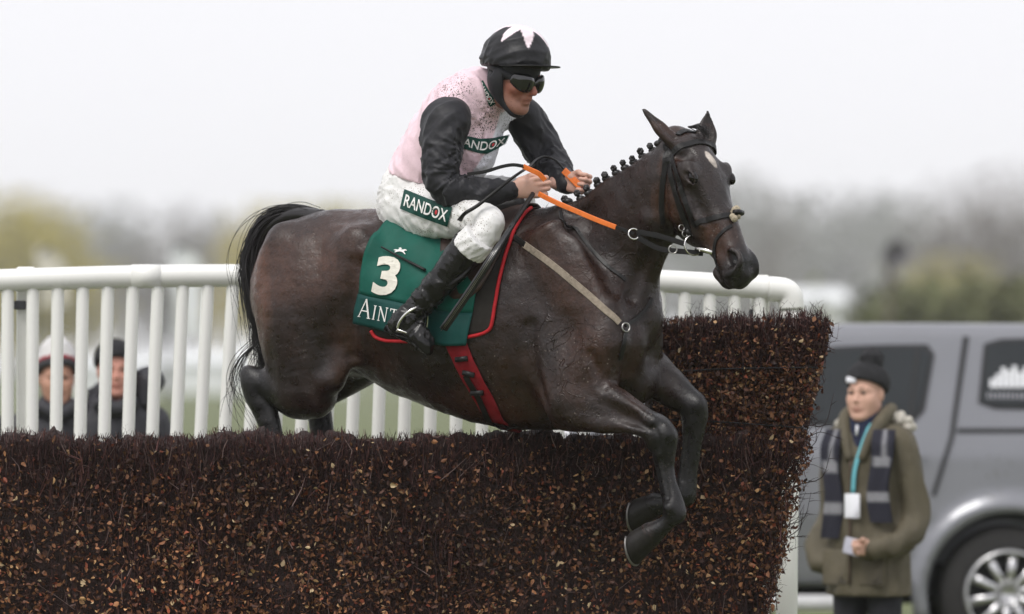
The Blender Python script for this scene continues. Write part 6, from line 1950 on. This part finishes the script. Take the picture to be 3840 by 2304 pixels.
def w_parts(t, B, P, f, l, rot, V, Q, hc):
    h = obj("hat", V, Q, m_knit, t)
    mb = MB(); r = np.random.default_rng(2); c = P(-.03, .012, .155)
    for _ in range(50):
        d = nrm(r.normal(size=3)); mb.tube([c + d * .01, c + d * r.uniform(.05, .066)], [.014, .009], n=5)
    mb.sphere(c, .057, 14, 10).build("pompom", m_knit, h)
    a = P(.094, -.030, .065)
    MB().box(a, (.012, .05, .028), rot=np.stack([f, l, UP]).T @ np.eye(3), bev=.004).build("hat_label", m_card, h)
    # navy collar
    cf = Field.cube(B(0, 0, 1.44) - .2, B(0, 0, 1.44) + .2, .009)
    cf.chain([(B(.035, 0, 1.34), .075, .085), (B(.03, 0, 1.42), .072, .078), (B(.03, 0, 1.48), .070, .074)], l, k=.01)
    V, Q = cf.skin(1); obj("fleece_collar", V, Q, m_navyk, t)
    MB().tube([B(.112, -.004, 1.45), B(.118, -.004, 1.40)], .007, n=6).build("zip_pull", m_card, t)
    # parka collar and hood with pale fur
    for sd in (-1, 1):
        MB().tube(catmull([B(-.05, .10 * sd, 1.53), B(.035, .105 * sd, 1.49), B(.10, .075 * sd, 1.40), B(.135, .03 * sd, 1.28)], 5), np.interp(np.linspace(0, 1, 16), [0, .5, 1], [.03, .034, .022]), n=10).build("collar_flap", m_parka, t)
        mb = MB()
        for i in range(34):
            u = i / 33; mb.sphere(B(-.03 - .05 * u, (.10 + .09 * u) * sd, 1.50 - .055 * u) + r.normal(size=3) * .010, r.uniform(.016, .026), 8, 6)
        mb.build("hood_fur", m_fur, t)
    # scarf ends
    for sd, z0, z1, off in ((1, 1.43, .98, .14), (-1, 1.43, .90, .125)):
        n_ = 30; G = np.zeros((6, n_, 3))
        for i in range(6):
            for j in range(n_):
                v = j / (n_ - 1); z = z0 + (z1 - z0) * v
                yy = sd * (off + .012 * sin(v * 7)) + (i / 5 - .5) * .105
                front = .150 + .022 * np.interp(v, [0, .15, .6, 1], [-1.4, .3, .6, .5]) - .55 * max(0, abs(yy) - .08) ** 1.6 - .0
                G[i, j] = B(front + .006 * sin(i * 2 + v * 9), yy, z)
        N = np.zeros_like(G) + f
        Vs, Fs = sheet2(G, N, .014)
        s_ = obj("scarf", Vs, Fs, m_scarf, t)
        cz = np.full((len(Vs), 3), (.016, .016, .028)); zz = (Vs[:, 2] - B(0, 0, z1)[2]) / (B(0, 0, z0)[2] - B(0, 0, z1)[2]); ii = np.tile(np.repeat(np.arange(6), n_), 2)
        band = ((zz > .24) & (zz < .34)) | ((zz > .60) & (zz < .70) & (ii > 0) & (ii < 5)) | ((zz > .70) & (ii == 3))
        cz[band] = (.24, .24, .26)
        attr_color(s_, "stripe", cz)
    # lanyard, badge, phone
    MB().tube(catmull([B(.085, .055, 1.46), B(.13, .035, 1.36), B(.165, .012, 1.24), B(.172, .004, 1.12)], 5), 0, n=6, flat=(.022, .004), side=l).build("lanyard", m_teal, t)
    MB().box(B(.176, .004, 1.06), (.008, .078, .11), rot=np.stack([f, l, UP]).T, bev=.003).build("badge", m_card, t)
    MB().box(B(.225, .03, .865), (.012, .085, .075), rot=np.stack([f, l, UP]).T @ np.array(Euler((radians(-12), 0, 0)).to_matrix()), bev=.004).build("phone", m_phone, t)
    MB().tube(catmull([B(.168, -.01, 1.28), B(.172, -.012, 1.0), B(.176, -.012, .68)], 5), .006, n=6).build("zip", m_brow, t)
    for yy in (.10, -.10):
        MB().box(B(.152, yy, .76), (.02, .13, .16), rot=np.stack([f, l, UP]).T, bev=.006).build("pocket", m_parka, t)
yw = radians(-122)
WX = W(3258, 2000, 4.0)
onlooker("person", "woman in olive parka and black bobble hat beside the grey pickup", (WX[0], 4.0, 0), yw, 1.59, m_parka, 'beanie',
         {'arms': [[(-.01, -.16, 1.36), (-.03, -.205, 1.15), (-.03, -.22, .98), (.06, -.25, .85), (.12, -.20, .78)], [(-.01, .16, 1.36), (-.03, .215, 1.17), (-.02, .245, 1.0), (.06, .23, .90), (.15, .16, .86), (.19, .09, .85)]],
          'hands': [((.185, .10, .855), (f_ := np.array((-.75, -.55, .05))), np.array((0, -.15, -1.0)), np.array((.3, -.8, 0)))], 'coat_low': .62}, (.62, .38, .29), w_parts)

def a_parts(t, B, P, f, l, rot, V, Q, hc):
    h = obj("hat", V, Q, m_hatw, t)
    z = V[:, 2] - hc[2] - .40 * ((V - hc) @ f)
    c = np.full((len(V), 3), (.60, .59, .58)); c[z < .078] = (.33, .03, .045); c[z < .064] = (.05, .05, .055)
    attr_color(h, "band", c)
    MB().tube(catmull([B(.09, -.09, 1.47), B(.115, 0, 1.43), B(.09, .09, 1.47)], 5), .04, n=10).build("coat_collar", m_blackc, t)
def b_parts(t, B, P, f, l, rot, V, Q, hc):
    obj("hat", V, Q, m_knit, t)
    MB().tube(catmull([B(.10, -.09, 1.46), B(.12, 0, 1.42), B(.10, .09, 1.46)], 5), .042, n=10).build("coat_collar", m_blackc, t)
    hd_ = Field.cube(B(-.02, .12, 1.52) - .25, B(-.02, .12, 1.52) + .25, .012)
    hd_.chain([(B(-.08, -.12, 1.46), .05), (B(-.13, 0, 1.50), .07), (B(-.07, .13, 1.53), .075), (B(.0, .165, 1.55), .07), (B(.02, .15, 1.45), .045)], UP, k=.03)
    nn = fold_noise(9, 40, 80, (0, 0, 1)); hd_.ripple(lambda x, y, z: -.007 * nn(x, y, z))
    V, Q = hd_.skin(1); obj("hood", V, Q, m_blackc, t)
rest = {'arms': [[(-.01, -.19, 1.36), (-.02, -.25, 1.15), (-.01, -.27, .95), (.06, -.24, .80)], [(-.01, .19, 1.36), (-.02, .25, 1.15), (-.01, .27, .95), (.06, .24, .80)]], 'coat_low': .7}
for px, yaw, H, fn, lab, hat, sk_ in ((212, -80, 1.66, a_parts, "spectator in white bobble hat with red and black band behind the rail", 'tall', (.50, .28, .20)),
                                     (428, -80, 1.70, b_parts, "spectator in black beanie and black hooded coat behind the rail", 'beanie', (.55, .27, .21)),
                                     (-105, -80, 1.62, lambda *a: (obj("hat", a[6], a[7], m_navyk, a[0])), "spectator in navy hat and black coat nearest the rail's bracketed post", 'beanie', (.52, .30, .22))):
    p = W(px, 2000, 5.0)
    onlooker("person", lab, (p[0], 5.0, 0), radians(yaw), H, m_blackc, hat, rest, sk_, fn)

# ---- the pickup with a canopy
CY = 8.8
ck = (CAM_D + CY) / CAM_D
def CX(px): return ck * (px - 1920) / 1000.0
def CZ(py): return CAM_H + ck * (1378 - py) / 1000.0
car = thing("pickup_truck", (1.3, CY + .97, 0), "grey pickup truck with a canopy parked behind the woman", "pickup truck")
m_paint = mat("grey_car_paint", (.21, .215, .235), rough=.30, var=.04, scale=3, metal=.35, coat=.5, spots=[((.12, .11, .10), 30, .35, .2)])
m_glass = mat("car_glass", (.022, .026, .029), rough=.08, var=.2, scale=2, spec=.35)
m_plast = mat("black_plastic", (.016, .016, .018), rough=.7, var=.15)
m_tyre = mat("tyre_rubber", (.020, .019, .019), rough=.85, var=.2, scale=20, bump=.003, bscale=40)
m_alloy = mat("alloy_wheel", (.62, .62, .63), rough=.28, var=.08, metal=.9)
RW, FWH = CX(3783), CX(3783) - 3.095
cb = Field(axis_coords(FWH - 1.05, RW + 1.3, .026), axis_coords(CY - .06, CY + 2.02, .03), axis_coords(.18, 1.95, .022))
poly = [(FWH - .92, .42), (FWH - .95, .75), (FWH - .85, 1.02), (FWH + .25, 1.13), (FWH + .55, 1.17), (FWH + 1.20, 1.78), (FWH + 1.5, 1.825), (FWH + 2.4, 1.84), (RW + 1.12, 1.835), (RW + 1.20, 1.75), (RW + 1.24, 1.2), (RW + 1.24, .55), (RW + 1.1, .40)]
Xc, Zc = cb.X[:, None], cb.Z[None, :]
dmin = np.full((len(cb.X), len(cb.Z)), 9.0); inside = np.zeros_like(dmin, bool)
for (x0, z0), (x1, z1) in zip(poly, poly[1:] + poly[:1]):
    ex, ez = x1 - x0, z1 - z0; t = np.clip(((Xc - x0) * ex + (Zc - z0) * ez) / (ex * ex + ez * ez), 0, 1)
    dmin = np.minimum(dmin, np.hypot(Xc - x0 - t * ex, Zc - z0 - t * ez))
    cond = ((z0 > Zc) != (z1 > Zc)) & (Xc < (x1 - x0) * (Zc - z0) / (z1 - z0 + 1e-9) + x0)
    inside ^= cond
d2 = np.where(inside, -dmin, dmin)
hw = np.interp(cb.Z, [.2, .5, .8, 1.12, 1.20, 1.80, 1.95], [.92, .955, .975, .965, .945, .77, .70])
dy = np.abs(cb.Y[:, None] - (CY + .97)) - hw[None, :]
a, b = d2[:, None, :], dy[None, :, :]
k_ = .07; h = np.maximum(k_ - np.abs(a - b), 0) / k_
cb.D = (np.maximum(a, b) + h * h * k_ * .25).astype(np.float32)
for wx in (RW, FWH):       # flared arches, then the wells
    for yy in (CY + .03, CY + 1.91):
        th = np.linspace(radians(-12), radians(192), 12)
        cb.chain([(np.array((wx + .475 * cos(q), yy, .375 + .475 * sin(q))), .055, .075) for q in th], (0, 1, 0), k=.05, sub=2)
    Xs, Ys, Zs = cb.co((slice(None),) * 3)
    cyl = np.hypot(Xs - wx, Zs - .375) - .44
    cyl = np.maximum(cyl, .62 - np.abs(Ys - (CY + .97)))
    cb.D = np.maximum(cb.D, -cyl.astype(np.float32))
V, Q = cb.skin(1)
obj("body", V, Q, m_paint, car)
# seam between cab and load bed, window panels lying on the body side
class CarSurf:
    def lay(s, pxy, off):
        out = []
        for px_, py_ in pxy:
            z = CZ(py_); y = CY + .97 - np.interp(z, [.2, .5, .8, 1.12, 1.20, 1.80, 1.95], [.92, .955, .975, .965, .945, .77, .70]) - off
            k = (CAM_D + y) / CAM_D
            out.append((k * (px_ - 1920) / 1000, y, CAM_H + k * (1378 - py_) / 1000))
        return np.array(out)
csf = CarSurf()
def panel(name, top, bot, mt, off=.012, parent=car, nx=10):
    return decal(name, grid_shape(nx, 8), polymap(top, bot), (0, 0, 1, 1), csf, off, mt, parent, maxlen=9)
wsurr = panel("window_surround", [(3020, 1318), (3130, 1300), (3300, 1293), (3490, 1292), (3505, 1330)], [(2900, 1590), (3130, 1598), (3300, 1596), (3420, 1590), (3468, 1540)], m_plast, .010)
panel("rear_door_window", [(3050, 1328), (3150, 1312), (3300, 1306), (3480, 1305), (3490, 1335)], [(2930, 1575), (3130, 1582), (3300, 1580), (3405, 1575), (3450, 1530)], m_glass, .016)
panel("window_divider", [(3432, 1306), (3448, 1306)], [(3405, 1576), (3420, 1570)], m_plast, .022, nx=2)
panel("front_door_window", [(2660, 1330), (2800, 1312), (2990, 1308)], [(2480, 1585), (2700, 1585), (2880, 1580)], m_glass, .016)
panel("canopy_window_seal", [(3690, 1290), (3710, 1272), (3900, 1268), (4350, 1268), (4380, 1290)], [(3668, 1510), (3690, 1532), (3900, 1536), (4350, 1536), (4385, 1510)], m_plast, .010)
cw = panel("canopy_window", [(3702, 1296), (3720, 1284), (3900, 1280), (4345, 1280), (4365, 1296)], [(3682, 1505), (3700, 1520), (3900, 1524), (4345, 1524), (4368, 1505)], m_glass, .016)
# the white mark on the canopy glass: a peaked block over rows of small print
lg = []
for i, hgt in enumerate((.40, .62, .92, .78, 1.0, .70, .95, .60, .42)):
    n = len(lg); lg += [(i / 9, .0), (i / 9 + .095, .0), (i / 9 + .095, hgt), (i / 9, hgt)]
decal("window_mark", (np.array(lg), [tuple(range(4 * i, 4 * i + 4)) for i in range(9)]), polymap([(3712, 1372), (3900, 1372)], [(3712, 1454), (3900, 1454)]), (0, 0, 1, 1), csf, .020, m_card, cw, maxlen=.4)
lg = []
for i in range(12):
    n = len(lg); lg += [(i / 12, 0), (i / 12 + .05, 0), (i / 12 + .05, 1), (i / 12, 1)]
m_fade = mat("faded_print", (.28, .28, .31), rough=.4, var=.1)
decal("window_lettering", (np.array(lg), [tuple(range(4 * i, 4 * i + 4)) for i in range(12)]), polymap([(3702, 1474), (3900, 1476)], [(3702, 1494), (3900, 1496)]), (0, 0, 1, 1), csf, .020, m_fade, cw, maxlen=.4)
panel("cab_gap", [(3612, 1262), (3634, 1262)], [(3560, 1640), (3578, 1640)], m_plast, .012, nx=2)
panel("bed_gap", [(3560, 1640), (3578, 1640)], [(3492, 1860), (3508, 1860)], m_plast, .012, nx=2)
panel("door_gap", [(2960, 1600), (2966, 1600)], [(2970, 2240), (2976, 2240)], m_plast, .010, nx=2)
panel("canopy_rail", [(3590, 1606), (4480, 1606)], [(3588, 1622), (4480, 1622)], m_plast, .010)
panel("door_handle", [(3395, 1690), (3470, 1690)], [(3395, 1712), (3470, 1712)], m_paint, .035, nx=4)
MB().tube([(FWH + .55, CY - .06, .33), (RW - .62, CY - .06, .33)], .045, n=12).build("side_step", mat("side_step_white", (.66, .66, .66), rough=.35, var=.08), car)
MB().box((RW + 1.27, CY + .97, .50), (.14, 1.8, .2), bev=.04).build("rear_bumper", m_plast, car)
MB().box((RW - 1.5, CY + .97, .42), (4.4, 1.45, .22), bev=.04).build("chassis", m_plast, car)
for wx in (RW, FWH):
    for yy, sg in ((CY + .02, -1), (CY + 1.92, 1)):
        w = bpy.data.objects.new("wheel", None); COL.objects.link(w); w.parent = car; wl = np.array((wx, yy, .375)); w.location = wl - WLOC[car]; WLOC[w] = wl
        rot = np.array(Euler((radians(90), 0, 0)).to_matrix())
        MB().lathe([(.235, -.0), (.26, -.03), (.335, -.02), (.365, .02), (.372, .08), (.372, .17), (.365, .22), (.335, .25), (.24, .25)], wl + np.array((0, .25 if sg < 0 else 0, 0)), 40, rot=rot).build("tyre", m_tyre, w)
        mb = MB()
        yo = -.01 if sg < 0 else .01
        mb.lathe([(.245, 0), (.24, .03), (.225, .04), (.22, -.02)], wl + np.array((0, yo, 0)), 40, rot=rot)
        for s_ in range(10):
            a = 2 * pi * s_ / 10 + .2
            d = np.array((cos(a), 0, sin(a))); q = np.array((-sin(a), 0, cos(a)))
            mb.tube([wl + d * .04 + np.array((0, yo, 0)), wl + d * .13 + np.array((0, yo * 1.5, 0)), wl + d * .235 + np.array((0, yo, 0))], 0, n=8, flat=([.05, .04, .062], .03), side=q)
        mb.lathe([(.0, -.03), (.05, -.03), (.065, 0), (.065, .03)], wl + np.array((0, yo, 0)), 20, rot=rot)
        mb.build("rim", m_alloy, w)
        MB().lathe([(.0, .06), (.17, .06), (.22, .05)], wl + np.array((0, .10 if sg < 0 else -.02, 0)), 24, rot=rot).build("brake_disc", m_plast, w)
